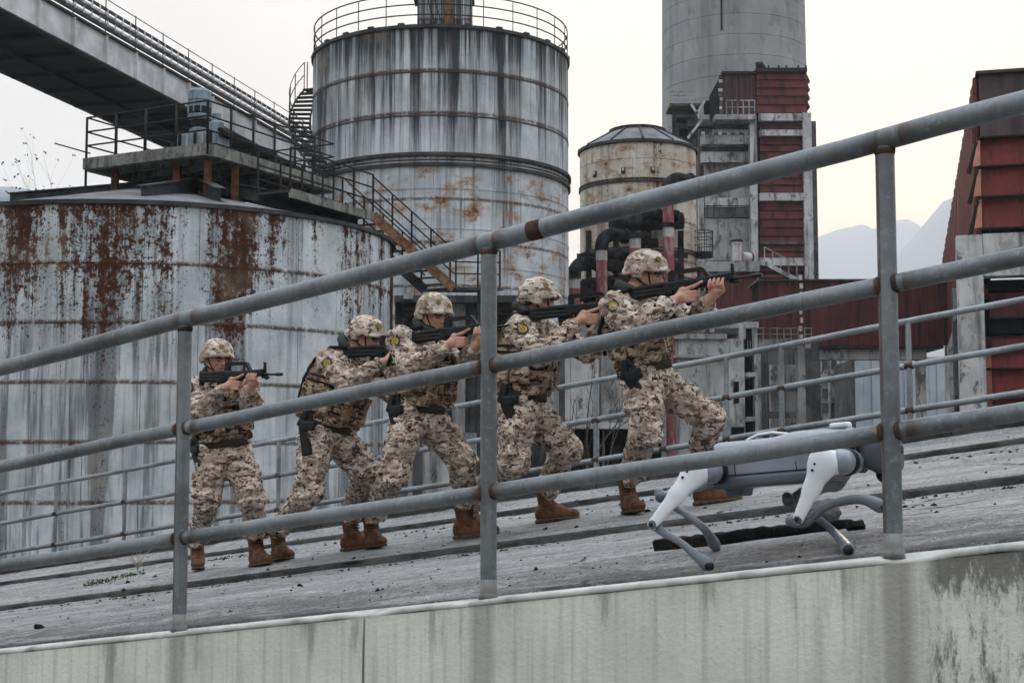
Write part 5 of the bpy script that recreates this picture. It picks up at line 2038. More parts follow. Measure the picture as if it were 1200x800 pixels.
BADGE = disc('badge', M['patch_k'], .021, .005)
BADGE_RING = MB().lathe([(.012, .0045), (.0185, .0045), (.0185, .0065), (.012, .0065), (.012, .0045)], 18).mesh('badge_ring', M['patch_y'])
BADGE_STAR = MB().prism([(.0085 * (1 if i % 2 == 0 else .45) * math.cos(math.pi / 2 + i * math.pi / 5), .0085 * (1 if i % 2 == 0 else .45) * math.sin(math.pi / 2 + i * math.pi / 5), .0045) for i in range(10)], (0, 0, .002)).mesh('badge_star', M['patch_y'])
# shoulder patch: rounded shield
_sh = [(-.03, .036), (0, .041), (.03, .036), (.034, .0), (.026, -.024), (0, -.040), (-.026, -.024), (-.034, .0)]


def shield(s, z0, z1, mat, nm):
    return MB().prism([(x * s, y * s, z0) for x, y in _sh], (0, 0, z1 - z0)).mesh(nm, mat)


PATCH = shield(1.0, 0, .006, M['patch_k'], 'patch')
PATCH_RING = MB().lathe([(.013, .0055), (.025, .0055), (.025, .008), (.013, .008), (.013, .0055)], 18).mesh('patch_ring', M['patch_y'])
_mb = MB().box(-.012, .012, -.004, .004, .0055, .0078)
_mb.box(-.004, .004, -.011, .009, .0058, .0082)
PATCH_MARK = _mb.mesh('patch_emblem', M['patch_y'])
# small upper bar of the patch
PATCH_BAR = MB().box(-.02, .02, .028, .034, .0055, .0075).mesh('patch_bar', M['patch_y'])

# vest in torso frame: x = front, y = left, z = up, origin at the waist centre
_ve = [Ell((0.0, 0, .19), (.150, .192, .26), I3, .02), Box((.0, 0, .14), (.142, .178, .155), I3, .085, .05),
       Cap((.03, .098, .36), (-.04, .10, .40), .032, .032, .03), Cap((-.04, .10, .40), (-.11, .09, .33), .032, .03, .03),
       Cap((.03, -.098, .36), (-.04, -.10, .40), .032, .032, .03), Cap((-.04, -.10, .40), (-.11, -.09, .33), .032, .03, .03),
       Box((-.145, 0, .19), (.035, .12, .15), I3, .025, .012)]
for y in (-.10, 0, .10):
    _ve.append(Box((.150, y, .10), (.038, .043, .085), I3, .016, .006))
    _ve.append(Box((.160, y, .165), (.036, .045, .022), I3, .010, .004))
_ve.append(Box((.135, .0, .27), (.035, .10, .055), I3, .018, .008))
for sy in (-1, 1):
    _ve.append(Box((.035, .188 * sy, .11), (.06, .035, .075), I3, .016, .006))
    _ve.append(Box((-.075, .178 * sy, .11), (.045, .034, .085), I3, .016, .006))
    _ve.append(Box((.035, .196 * sy, .17), (.062, .034, .02), I3, .010, .004))
_ve.append(Box((0, 0, .0), (.148, .178, .03), I3, .02, .012))
_v, _f = sdf_mesh(_ve, .0095)
_v = _v + vnormals(_v, _f) * (.005 * pnoise(_v * 17) + .0025 * pnoise(_v * 45))[:, None]
VEST = make_mesh('tactical_vest', _v, _f, [M['camo_vest']])
# horizontal webbing on the vest
_mb = MB()
for z in (.055, .12, .215, .25):
    k = 28
    pts = []
    for i in range(k + 1):
        t = 2 * math.pi * i / k
        pts.append((.158 * math.copysign(abs(math.cos(t)) ** .7, math.cos(t)) * (1.18 if math.cos(t) > .3 and z < .2 else 1.06), .196 * math.copysign(abs(math.sin(t)) ** .7, math.sin(t)) * 1.02, z))
    _mb.tube(pts, .006, 5, False)
MOLLE = _mb.mesh('webbing_strap', M['webbing'])
# belt
_mb = MB()
pts = [(.150 * math.cos(2 * math.pi * i / 28), .178 * math.sin(2 * math.pi * i / 28), 0) for i in range(29)]
vs, fs = [], []
for i in range(29):
    x, y, _ = pts[i]
    for (r, z) in ((1.0, -.027), (1.035, -.025), (1.035, .022), (1.0, .024)):
        vs.append((x * r, y * r, z))
for i in range(28):
    for j in range(3):
        fs.append((i * 4 + j, (i + 1) * 4 + j, (i + 1) * 4 + j + 1, i * 4 + j + 1))
M['belt'] = simple('belt_webbing', (.035, .031, .024), .85, 0, .4, 60, .2, .1)
BELT = _mb.add(vs, fs).mesh('belt', M['belt'], True)
# holster with pistol: z up, x front
_ho = [Box((0, 0, -.10), (.036, .022, .10), np.array([[.97, 0, .24], [0, 1, 0], [-.24, 0, .97]]), .014, .01), Box((.01, 0, .0), (.05, .026, .03), I3, .012, .012),
       Box((-.035, -.004, .045), (.022, .016, .055), np.array([[.9, 0, -.43], [0, 1, 0], [.43, 0, .9]]), .01, .012), Box((0, .012, .03), (.03, .012, .075), I3, .008, .01)]
_v, _f = sdf_mesh(_ho, .007)
HOLSTER = make_mesh('holster', _v, _f, [M['gunblack']])


# ------------------------------------------------------------------ rifle: x = muzzle, z = up, origin at the butt
def rifle_meshes():
    out = []
    r = []
    # stock: long polymer shell with flutes
    st_ = [Box((.115, 0, .004), (.118, .020, .034), np.array([[.999, 0, .05], [0, 1, 0], [-.05, 0, .999]]), .010, .006), Box((.006, 0, -.006), (.010, .019, .048), I3, .006, .006),
           Box((.215, 0, .0), (.04, .021, .036), I3, .008, .01),
           Box((.12, .024, .012), (.09, .008, .004), I3, .003, .003, 0, -1), Box((.12, -.024, .012), (.09, .008, .004), I3, .003, .003, 0, -1),
           Box((.12, .024, -.008), (.09, .008, .003), I3, .003, .003, 0, -1), Box((.12, -.024, -.008), (.09, .008, .003), I3, .003, .003, 0, -1)]
    v, f = sdf_mesh(st_, .0045)
    out.append(('stock', make_mesh('stock', v, f, [M['gunblack']])))
    hg = [Box((.335, 0, .012), (.105, .021, .026), I3, .008, .008), Box((.50, 0, .022), (.088, .022, .022), np.array([[.998, 0, .06], [0, 1, 0], [-.06, 0, .998]]), .010, .012),
          Box((.29, 0, -.02), (.03, .018, .02), I3, .008, .01)]
    for i in range(4):
        for sy in (-1, 1):
            hg.append(Box((.455 + .03 * i, .024 * sy, .022), (.008, .005, .008), I3, .002, .002, 0, -1))
    v, f = sdf_mesh(hg, .0045)
    out.append(('handguard', make_mesh('handguard', v, f, [M['gunblack']])))
    # carrying handle: closed loop
    mb = MB()
    mb.prism([(.228, -.013, .030), (.234, -.013, .088), (.246, -.013, .096), (.420, -.013, .096), (.434, -.013, .088), (.474, -.013, .034), (.452, -.013, .034), (.420, -.013, .074), (.278, -.013, .074), (.268, -.013, .066), (.266, -.013, .030)], (0, .026, 0))
    me = mb.mesh('carry_handle', M['gunblack'])
    out.append(('carry_handle', me))
    mb = MB().box(.395, .41, -.004, .004, .037, .078)
    mb.box(.385, .42, -.006, .006, .036, .046)
    out.append(('rear_sight', mb.mesh('rear_sight', M['gunmetal'])))
    # barrel, gas block, front sight, flash hider
    mb = MB().cyl((.56, 0, .014), (.700, 0, .014), .0075, n=10)
    mb.cyl((.585, 0, .014), (.61, 0, .014), .012, n=10)
    out.append(('barrel', mb.mesh('barrel', M['gunmetal'], False)))
    mb = MB().tube([(.690, 0, .014), (.695, 0, .014), (.730, 0, .014), (.745, 0, .014)], [.009, .0115, .0115, .010], 10)
    out.append(('flash_hider', mb.mesh('flash_hider', M['gunmetal'], False)))
    mb = MB().prism([(.575, -.005, .03), (.584, -.005, .080), (.588, -.005, .086), (.592, -.005, .086), (.596, -.005, .080), (.602, -.005, .03)], (0, .012, 0))
    mb.cyl((.590, -.008, .084), (.590, .008, .084), .008, n=10)
    out.append(('front_sight', mb.mesh('front_sight', M['gunmetal'])))
    mb = MB().cyl((.57, 0, -.002), (.628, 0, -.004), .008, n=8)
    mb.box(.60, .615, -.006, .006, -.018, .01)
    out.append(('gas_tube', mb.mesh('gas_tube', M['gunmetal'], False)))
    # grip and trigger guard
    g_ = [Cap((.350, 0, -.022), (.335, 0, -.085), .018, .016, .01, 0, (np.array([0, 1.0, 0]), .85)), Box((.36, 0, -.012), (.03, .016, .012), I3, .006, .01)]
    v, f = sdf_mesh(g_, .0045)
    out.append(('pistol_grip', make_mesh('pistol_grip', v, f, [M['gunblack']])))
    mb = MB().tube([(.355, 0, -.052), (.385, 0, -.058), (.415, 0, -.050), (.428, 0, -.03), (.43, 0, -.005)], .0045, 6)
    out.append(('trigger_guard', mb.mesh('trigger_guard', M['steel_bright'], True)))
    mb = MB().tube([(.385, 0, -.012), (.382, 0, -.028), (.388, 0, -.040)], .0035, 5)
    out.append(('trigger', mb.mesh('trigger', M['steel_bright'], True)))
    # curved magazine behind the grip
    mb = MB()
    poly = []
    for i in range(7):
        a = i / 6
        poly.append((.165 + .012 * math.sin(a * 1.6) + .03 * a * a, -.012, -.03 - .125 * a))
    for i in range(6, -1, -1):
        a = i / 6
        poly.append((.225 + .012 * math.sin(a * 1.6) + .03 * a * a, -.012, -.03 - .125 * a))
    mb.prism(poly, (0, .024, 0))
    out.append(('magazine', mb.mesh('magazine', M['gunblack'])))
    return out


RIFLE = rifle_meshes()


def frame(fwd, up):
    """rows: x = fwd, y = left, z = up (orthonormal)"""
    x = _n(fwd)
    z = np.array(up, float)
    z = _n(z - x * (z @ x))
    y = np.cross(z, x)
    return np.array([x, y, z])


def mat4(Rrows, o, sc=1.0):
    m = np.eye(4)
    m[:3, :3] = Rrows.T * sc
    m[:3, 3] = o
    return Matrix(m.tolist())


def child(name, me, parent, m4):
    o = bpy.data.objects.new(name, me)
    col.objects.link(o)
    o.parent = parent
    o.matrix_local = m4
    return o


UP = np.array([0, 0, 1.0])


def soldier(spec):
    """one aiming soldier; joints are given as photograph pixels plus metres nearer (-) or farther (+) than the hips"""
    d0 = spec['d']
    J = {k: px(u, v, d0 + dd) for k, (u, v, dd) in spec['j'].items()}
    # feet on the ramp
    feet = {}
    for side in 'RL':
        u, v, ua, va = spec['foot' + side]
        heel = ramp_hit(u, v)
        dirn = px(ua, va, heel[1] + spec.get('toe_d' + side, 0.0)) - heel
        dirn[2] = SLOPE * (dirn[:2] @ HD[:2])
        feet[side] = (heel, _n(dirn))
    base = (feet['R'][0] + feet['L'][0]) / 2
    root = local_root(thing('person', spec['label'], 'person', base, 'soldiers advancing up the ramp'))
    B = lambda p: np.array(p) - base
    W = {k: B(p) for k, p in J.items()}
    # torso frame
    pel = W['pelvis']
    nk = W['neck']
    tu = _n(nk - pel)
    lat = spec.get('yaw', 0.0)                      # heading of the chest, degrees from image right towards the camera
    f0 = np.array([math.cos(math.radians(lat)), -math.sin(math.radians(lat)), 0])
    TF = frame(f0 - tu * (f0 @ tu), tu)
    X, Y, Zt = TF
    L = np.linalg.norm(nk - pel)
    wst = pel + tu * .10
    lh, rh = pel + Y * .085 - tu * .02, pel - Y * .085 - tu * .02
    sc_c = pel + tu * (L - .09)
    rs = W.get('shR', sc_c - Y * .185)
    ls = W.get('shL', sc_c + Y * .185)
    # rifle
    gb = W['butt']
    gm0 = spec['muzzle']
    # muzzle depth chosen so the rifle has its true length
    ln = .745 * 1.03
    best = None
    for dd in np.arange(-.75, .4, .01):
        q = B(px(gm0[0], gm0[1], d0 + spec['j']['butt'][2] + dd))
        e = abs(np.linalg.norm(q - gb) - ln) + (.0 if dd <= 0.02 else .05)
        if best is None or e < best[0]:
            best = (e, q)
    gx = _n(best[1] - gb)
    roll = spec.get('roll', 0.0)
    G = frame(gx, UP + np.array([0, -roll, 0]))
    gp = lambda x, y=0., z=0.: gb + G[0] * x + G[1] * y + G[2] * z
    # hands
    gripc = gp(.338, -.024, -.045)                  # right palm, near side and behind the grip
    wr = gp(.268, -.040, -.078)
    supp = gp(.515, .0, -.030)                      # left palm under the handguard
    wl = gp(.452, .010, -.088)
    P = []
    add = P.append
    SK, CL = 1, 0
    # pelvis and torso
    add(Ell(pel, (.135, .172, .14), TF, .05, CL))
    add(Ell(pel - tu * .08, (.13, .165, .10), TF, .05, CL))
    add(Ell(pel + tu * L * .45, (.122, .160, .20), TF, .06, CL))
    add(Ell(pel + tu * (L - .16), (.128, .172, .16), TF, .06, CL))
    add(Cap(rs * .6 + (nk - tu * .05) * .4, rs, .068, .076, .05, CL))
    add(Cap(ls * .6 + (nk - tu * .05) * .4, ls, .068, .076, .05, CL))
    add(Cap(nk - tu * .12, nk - tu * .02, .10, .07, .05, CL))
    # legs
    for side, hip in (('R', rh), ('L', lh)):
        kn = W['knee' + side]
        an = B(feet[side][0]) + feet[side][1] * .028 + UP * .205
        mid = (hip + kn) / 2
        sh = kn + (an - kn) * .5
        bend = _n(kn - (hip + an) / 2 + X * .05)
        bow = spec.get('bag', .95)
        add(Cap(hip, mid + bend * .005, .114 * bow, .102 * bow, .05, CL))
        add(Cap(mid + bend * .005, kn, .105 * bow, .088 * bow, .04, CL))
        add(Ell(kn + bend * .012, (.088, .084, .10), frame(bend, _n(hip - an)), .03, CL))
        add(Cap(kn, sh - bend * .018, .084 * bow, .076 * bow, .04, CL))
        add(Cap(sh - bend * .018, an + UP * .055, .076 * bow, .066 * bow, .03, CL))
        add(Ell(an + UP * .06, (.070, .070, .042), I3, .02, CL))
        # cargo pocket on the thigh
        out = -Y if side == 'R' else Y
        add(Box(mid * .6 + kn * .4 + out * .098 - bend * .015, (.055, .018, .075), frame(_n(bend), _n(hip - kn)), .012, .02, CL))
        # gathered folds: rings of cloth behind the knee and above the boot
        ax = _n(an - kn)
        for i in range(3):
            c = kn + (an - kn) * (.62 + .13 * i)
            tilt = _n(np.cross(ax, X) + .4 * Y * (1 if i % 2 else -1))
            add(Cap(c + tilt * .045 - ax * .02, c - tilt * .045 + ax * .02, .054, .05, .025, CL))
    # arms
    for side, sh, wrs in (('R', rs, wr), ('L', ls, wl)):
        el = W['el' + side]
        add(Cap(sh, (sh + el) / 2, .074, .069, .04, CL))
        add(Cap((sh + el) / 2, el, .069, .061, .035, CL))
        cuff = wrs + (el - wrs) * .12
        m = (el + cuff) / 2
        add(Cap(el, m, .064, .060, .03, CL))
        add(Cap(m, cuff, .060, .047, .03, CL))
        add(Cap(cuff + _n(el - wrs) * .015, cuff - _n(el - wrs) * .008, .049, .047, .008, CL))
        ax = _n(el - sh)
        for i in range(3):
            c = sh + (el - sh) * (.45 + .22 * i)
            t_ = _n(np.cross(ax, UP + .3 * X * i))
            add(Cap(c + t_ * .04 - ax * .015, c - t_ * .04 + ax * .015, .045, .04, .025, CL))
        ax = _n(wrs - el)
        for i in range(3):
            c = el + (wrs - el) * (.2 + .22 * i)
            t_ = _n(np.cross(ax, UP + .5 * Y * (i - 1)))
            add(Cap(c + t_ * .035 - ax * .014, c - t_ * .035 + ax * .014, .036, .033, .02, CL))
    ncl = len(P)
    # right hand
    g0, g1, g2 = G
    add(Cap(wr - g0 * .01, wr * .4 + gripc * .6, .026, .030, .012, SK))
    add(Ell(gripc - g0 * .012, (.042, .017, .040), G, .012, SK))
    kn_ = [gripc + g0 * .026 + g2 * (.030 - .021 * i) - g1 * .006 for i in range(4)]
    # index along the receiver
    add(Cap(kn_[0] - g0 * .02, kn_[0] + g0 * .030 + g2 * .010, .0115, .0105, .007, SK))
    add(Cap(kn_[0] + g0 * .030 + g2 * .010, kn_[0] + g0 * .078 + g2 * .030, .0100, .0082, .004, SK))
    for i in (1, 2, 3):
        a = kn_[i]
        l = (.034, .032, .026)[i - 1]
        b = a + g0 * l + g1 * .002
        c = b + g1 * .026 + g0 * .004
        add(Cap(a - g0 * .018, b, .0118, .0108, .005, SK))
        add(Cap(b, c, .0105, .0095, .004, SK))
        add(Cap(c, c - g0 * .022 + g1 * .008, .0092, .0085, .004, SK))
    add(Cap(gripc - g0 * .02 + g2 * .032, gripc + g1 * .028 + g2 * .045, .0135, .012, .008, SK))
    add(Cap(gripc + g1 * .028 + g2 * .045, gripc + g1 * .045 + g0 * .03 + g2 * .04, .0115, .010, .004, SK))
    # left hand cradling the handguard, fingertips on the near side
    add(Cap(wl, supp - g2 * .012, .026, .028, .012, SK))
    add(Ell(supp - g2 * .012, (.042, .034, .017), G, .012, SK))
    for i in range(4):
        x = .478 + .0245 * i
        l = (.92, 1.05, 1.0, .85)[i]
        a = gp(x, -.012, -.036)
        b = gp(x + .004, -.038, -.016)
        c = gp(x + .008, -.036, .006 * l)
        t = gp(x + .010, -.029, .020 * l)
        add(Cap(a, b, .0112, .0102, .003, SK))
        add(Cap(b, c, .0100, .0092, .002, SK))
        add(Cap(c, t, .0090, .0080, .002, SK))
    add(Cap(gp(.495, .018, -.035), gp(.488, .036, -.008), .0135, .012, .008, SK))
    add(Cap(gp(.488, .036, -.008), gp(.505, .034, .022), .0115, .0095, .004, SK))
    # head and neck
    hc = W['head']
    HF_ = frame(B(px(*spec['look'][:2], d0 + spec['look'][2])) - hc, spec.get('headup', UP))
    hx, hy, hz_ = HF_
    HS = .87
    hp = lambda x, y, z: hc + (hx * x + hy * y + hz_ * z) * HS
    add(Cap(nk - tu * .03, hp(-.025, 0, -.06), .062, .058, .03, SK))
    add(Ell(hp(-.01, 0, .02), np.array((.098, .078, .10)) * HS, HF_, .02, SK))
    add(Ell(hp(.022, 0, -.048), np.array((.068, .060, .066)) * HS, HF_, .03, SK))
    add(Ell(hp(.055, 0, -.088), np.array((.030, .032, .024)) * HS, HF_, .02, SK))
    add(Cap(hp(.03, .050, -.068), hp(-.01, .062, -.04), .016, .018, .02, SK))
    add(Cap(hp(.03, -.050, -.068), hp(-.01, -.062, -.04), .016, .018, .02, SK))
    add(Cap(hp(.080, .030, .012), hp(.080, -.030, .012), .015, .015, .012, SK))
    add(Ell(hp(.064, .036, -.028), np.array((.022, .020, .018)) * HS, HF_, .012, SK))
    add(Ell(hp(.064, -.036, -.028), np.array((.022, .020, .018)) * HS, HF_, .012, SK))
    add(Cap(hp(.086, 0, .002), hp(.104, 0, -.030), .008, .012, .010, SK))
    add(Ell(hp(.094, 0, -.036), np.array((.014, .018, .010)) * HS, HF_, .008, SK))
    add(Cap(hp(.080, .014, -.060), hp(.080, -.014, -.060), .010, .010, .008, SK))
    add(Cap(hp(.078, .012, -.072), hp(.078, -.012, -.072), .009, .009, .006, SK))
    for sy in (-1, 1):
        add(Ell(hp(.088, .031 * sy, -.006), np.array((.016, .016, .009)) * HS, HF_, .008, SK, -1))
        add(Ell(hp(.078, .031 * sy, -.007), np.array((.012, .013, .011)) * HS, HF_, .003, SK))
        add(Ell(hp(-.012, .080 * sy, -.012), np.array((.022, .010, .033)) * HS, HF_, .008, SK))
    v, f = sdf_mesh(P, .0068)
    # which faces are skin
    fc = v[f].mean(1)
    skp = [p for p in P if p.tag == SK and p.op == 1]
    clp = [p for p in P if p.tag == CL]
    zones = [(hc, .2), (gripc, .14), (supp, .14), ((wr + gripc) / 2, .1), ((wl + supp) / 2, .12)]

    def split(Q):
        dc, dk_ = np.full(len(Q), 0.0), np.full(len(Q), 1.0)
        m = np.zeros(len(Q), bool)
        for c, r in zones:
            m |= ((Q - c) ** 2).sum(1) < r * r
        sub = [p for p in clp if min(np.linalg.norm(p.c - c) - p.R - r for c, r in zones) < .05]
        dc[m] = sdf_eval(sub, Q[m])
        dk_[m] = sdf_eval(skp, Q[m])
        return dc, dk_
    dcl, dsk = split(fc)
    skin = dsk < dcl
    # cloth folds
    vs_cl, vs_sk = split(v)
    wcl = np.clip((vs_sk - vs_cl) / .02, 0, 1)
    N = vnormals(v, f)
    sd_ = spec['seed'] * 11.3
    warp = np.stack([pnoise(v * 5 + sd_), pnoise(v * 5 + sd_ + 40), pnoise(v * 5 + sd_ + 80)], 1)
    q = (v + warp * .07) * np.array([7.5, 7.5, 15.0])
    ridg = 1 - np.abs(pnoise(q + sd_)) * 2.2
    q2 = (v + warp * .05) * np.array([17.0, 17.0, 27.0])
    ridg2 = 1 - np.abs(pnoise(q2 + sd_ + 9)) * 2.2
    crs = np.clip(1 - np.abs(pnoise((v + warp * .06) * np.array([11.0, 11.0, 8.0]) + sd_ + 23)) * 6, 0, 1)
    disp = (.019 * (ridg - .6) + .0105 * (ridg2 - .6) + .010 * pnoise(v * 6 + sd_) - .010 * crs) * wcl
    # calm under the vest
    tz = (v - pel) @ tu
    inner = (np.abs((v - pel) @ X) < .13) & (np.abs((v - pel) @ Y) < .17) & (tz > .05) & (tz < L - .12)
    disp[inner] -= .02
    v2 = v + N * disp[:, None]
    mi = np.where(skin, 1, 0)
    hl = (fc - hc) @ HF_.T / HS
    # brows, eyes, mouth
    for sy in (-1, 1):
        brow = (np.abs(hl[:, 1] - .032 * sy) < .020) & (np.abs(hl[:, 2] - .013) < .0055) & (hl[:, 0] > .06)
        eye = (np.abs(hl[:, 1] - .031 * sy) < .012) & (np.abs(hl[:, 2] + .006) < .005) & (hl[:, 0] > .06)
        mi[(brow | eye) & skin] = 2
    mouth = (np.abs(hl[:, 1]) < .022) & (np.abs(hl[:, 2] + .066) < .005) & (hl[:, 0] > .07)
    mi[mouth & skin] = 3
    # short dark hair at the back and sides below the helmet
    hair = skin & (hl[:, 0] < -.02) & (hl[:, 2] > -.035) & (np.abs(hl).max(1) < .14)
    mi[hair] = 2
    child('body', make_mesh('body', v2, f, [M['camo'], M['skin'], M['hairline'], M['lips']], mi), root, Matrix.Identity(4))
    # collar / scarf
    pts = []
    for i in range(17):
        t = 2 * math.pi * i / 16
        pts.append(nk + (hc - nk) * .26 + X * .068 * math.cos(t) + Y * .078 * math.sin(t) + tu * (.016 * math.sin(t * 2 + .5)) - tu * .02 * math.cos(t))
    MBc = MB().tube(pts, [.031 + .004 * math.sin(i * 2.3) for i in range(17)], 8, False)
    me = MBc.mesh('collar', M['olive'], True)
    child('collar', me, root, Matrix.Identity(4))
    # helmet and what is on it
    he = child('helmet', HELMET, root, mat4(HF_, hp(-.004, 0, .010), HS * .96))
    for nm, me in (('chin_strap', CHIN), ('rim_band', BAND)):
        child(nm, me, he, Matrix.Identity(4))
    # badge sits on the front right of the helmet
    ba = math.radians(spec.get('badge', -30))
    bn = _n(np.array([math.cos(ba) * .84, math.sin(ba) * .84, .42]))
    rr = np.array([.148, .127, .128])
    bpnt = np.array([-.008, 0, .035]) + bn / np.linalg.norm(bn / rr) * 1.005
    nrm = _n((bpnt - np.array([-.008, 0, .035])) / rr ** 2)
    BFm = frame(np.cross(UP, nrm), nrm)
    bd = child('badge', BADGE, he, mat4(BFm, bpnt))
    child('badge_ring', BADGE_RING, bd, Matrix.Identity(4))
    child('badge_star', BADGE_STAR, bd, Matrix.Identity(4))
    # vest, belt, holster
    ve = child('tactical_vest', VEST, root, mat4(TF, pel + tu * .066, L / .505))
    child('webbing_strap', MOLLE, ve, Matrix.Identity(4))
    child('belt', BELT, root, mat4(TF * np.array([[1], [1], [1]]), pel + tu * .028, .99))
    ho = pel - Y * .190 - X * .02 + tu * .0
    hrot = frame(X * .95 + tu * .2, tu)
    child('holster', HOLSTER, root, mat4(hrot, ho, .95))
    # shoulder patch on the right upper arm
    upv = _n(rs - W['elR'])
    outv = -Y * .75 + np.array([0, -1.0, 0]) * .55 + X * spec.get('patchx', .1)
    outv = _n(outv - upv * (outv @ upv))
    pc = rs * .72 + W['elR'] * .28 + outv * .079
    PFm = np.array([_n(np.cross(upv, outv)), upv, outv])
    pa = child('shoulder_patch', PATCH, root, mat4(PFm, pc))
    child('patch_ring', PATCH_RING, pa, Matrix.Identity(4))
    child('patch_emblem', PATCH_MARK, pa, Matrix.Identity(4))
    child('patch_bar', PATCH_BAR, pa, Matrix.Identity(4))
    # dark carrying strap down the back of the right shoulder
    sp = [nk + X * .05 - Y * .10 + tu * .02, nk - X * .05 - Y * .115 - tu * .005, nk - X * .135 - Y * .115 - tu * .10, pel + tu * .28 - X * .175 - Y * .115, pel + tu * .14 - X * .165 - Y * .13]
    child('carrying_strap', MB().tube(sp, .012, 6).mesh('carrying_strap', M['webbing'], True), root, Matrix.Identity(4))
    # boots
    for side in 'RL':
        heel, dr = feet[side]
        BFr = frame(dr, UP - HD * SLOPE * .9)
        bo = child('boot', BOOT, root, mat4(BFr, B(heel) + UP * .004, .88))
        child('sole', SOLE, bo, Matrix.Identity(4))
        child('laces', LACE, bo, Matrix.Identity(4))
    # the rifle is a thing of its own
    gw = gb + base
    rr_ = local_root(thing('rifle', spec['gun'], 'rifle', gw, 'rifles aimed by the soldiers'))
    rr_.matrix_world = mat4(G, gw, 1.03)
    for nm, me in RIFLE:
        child(nm, me, rr_, Matrix.Identity(4))
    return root


SOLDIERS = [
    dict(seed=1, label='soldier in desert camouflage at the rear left, half facing us, aiming a rifle',
         gun='short black rifle held by the leftmost soldier in front of the rusty tank',
         d=9.85, yaw=52, badge=-12, patchx=.2,
         j=dict(pelvis=(262, 524, 0), neck=(254, 444, -.02), head=(255, 421, -.05), shR=(232, 455, -.04), shL=(289, 455, .04), elR=(237, 482, -.2), elL=(297, 478, -.16),
                kneeR=(243, 583, -.10), kneeL=(294, 583, -.10), butt=(236, 442, -.16)),
         muzzle=(330, 441), look=(330, 433, -.75), roll=.0,
         footR=(233, 668, 231, 690), toe_dR=-.2, footL=(300, 664, 314, 672), toe_dL=-.2),
    dict(seed=2, label='soldier in desert camouflage crouching forward, second from the left, back arched',
         gun='black rifle of the second soldier from the left, half hidden by the soldier ahead',
         d=9.15, yaw=22, badge=-30,
         j=dict(pelvis=(381, 503, 0), neck=(406, 411, -.02), head=(429, 396, -.03), shR=(386, 424, -.13), shL=(420, 426, .15), elR=(404, 452, -.24), elL=(452, 458, .05),
                kneeR=(362, 573, -.12), kneeL=(427, 549, .10), butt=(404, 413, -.10)),
         muzzle=(540, 409), look=(530, 424, -.22), roll=.0, headup=(.15, 0, 1),
         footR=(326, 658, 341, 666), toe_dR=-.22, footL=(408, 646, 432, 642)),
    dict(seed=3, label='soldier in desert camouflage with wide stance left of the middle post, third in the file',
         gun='black rifle of the third soldier, its muzzle passing behind the middle post',
         d=8.85, yaw=34, badge=-28, patchx=.05,
         j=dict(pelvis=(490, 483, 0), neck=(499, 388, -.02), head=(509, 370, -.04), shR=(468, 398, -.12), shL=(527, 400, .12), elR=(482, 430, -.24), elL=(548, 424, -.02),
                kneeR=(461, 553, -.14), kneeL=(542, 541, .06), butt=(485, 396, -.14)),
         muzzle=(607, 383), look=(590, 386, -.5), roll=.0,
         footR=(436, 643, 449, 652), toe_dR=-.24, footL=(541, 632, 558, 634)),
    dict(seed=4, label='soldier in desert camouflage right of the middle post, face turned away, stepping uphill',
         gun='black rifle with square carrying handle of the fourth soldier, behind the front man',
         d=8.5, yaw=14, badge=-75, patchx=.6,
         j=dict(pelvis=(610, 470, 0), neck=(615, 370, -.02), head=(632, 353, -.02), shR=(607, 387, -.14), shL=(640, 390, .17), elR=(632, 417, -.24), elL=(690, 412, .06),
                kneeR=(602, 540, -.13), kneeL=(664, 526, .10), butt=(619, 369, -.10)),
         muzzle=(778, 356), look=(760, 366, .10), roll=.0,
         footR=(552, 624, 566, 632), toe_dR=-.2, footL=(637, 613, 690, 603)),
    dict(seed=5, label='lead soldier in desert camouflage at the front of the file, behind the robot',
         gun='black bullpup rifle with tall carrying handle aimed by the lead soldier',
         d=8.05, yaw=20, badge=-38, patchx=.1,
         j=dict(pelvis=(756, 437, 0), neck=(736, 344, -.02), head=(758, 322, -.03), shR=(720, 360, -.14), shL=(770, 360, .16), elR=(741, 385, -.25), elL=(818, 378, .05),
                kneeR=(757, 503, -.13), kneeL=(829, 490, .10), butt=(738, 345, -.10)),
         muzzle=(893, 325), look=(860, 335, -.20), roll=.0,
         footR=(737, 603, 752, 612), toe_dR=-.26, footL=(823, 592, 874, 585)),
]
for sp in SOLDIERS:
    soldier(sp)

# ------------------------------------------------------------------ four-legged robot
M['shell'] = simple('robot_shell', (.25, .285, .325), .3, .15, .12, 6, .03, .45)
M['shell_d'] = simple('robot_shell_dark', (.10, .115, .135), .38, .15, .2, 6, 0, .35)
M['white_leg'] = simple('robot_white', (.74, .775, .80), .33, 0, .06, 5, 0, .45)
M['shank'] = simple('robot_shank', (.15, .175, .205), .38, .2, .25, 8, 0, .35)
M['joint'] = simple('robot_joint', (.02, .021, .024), .5, .2, .3, 20)


def sdf_part(name, prims, res, mat, parent):
    v, f = sdf_mesh(prims, res)
    return place(name, make_mesh(name, v, f, [mat]), parent)


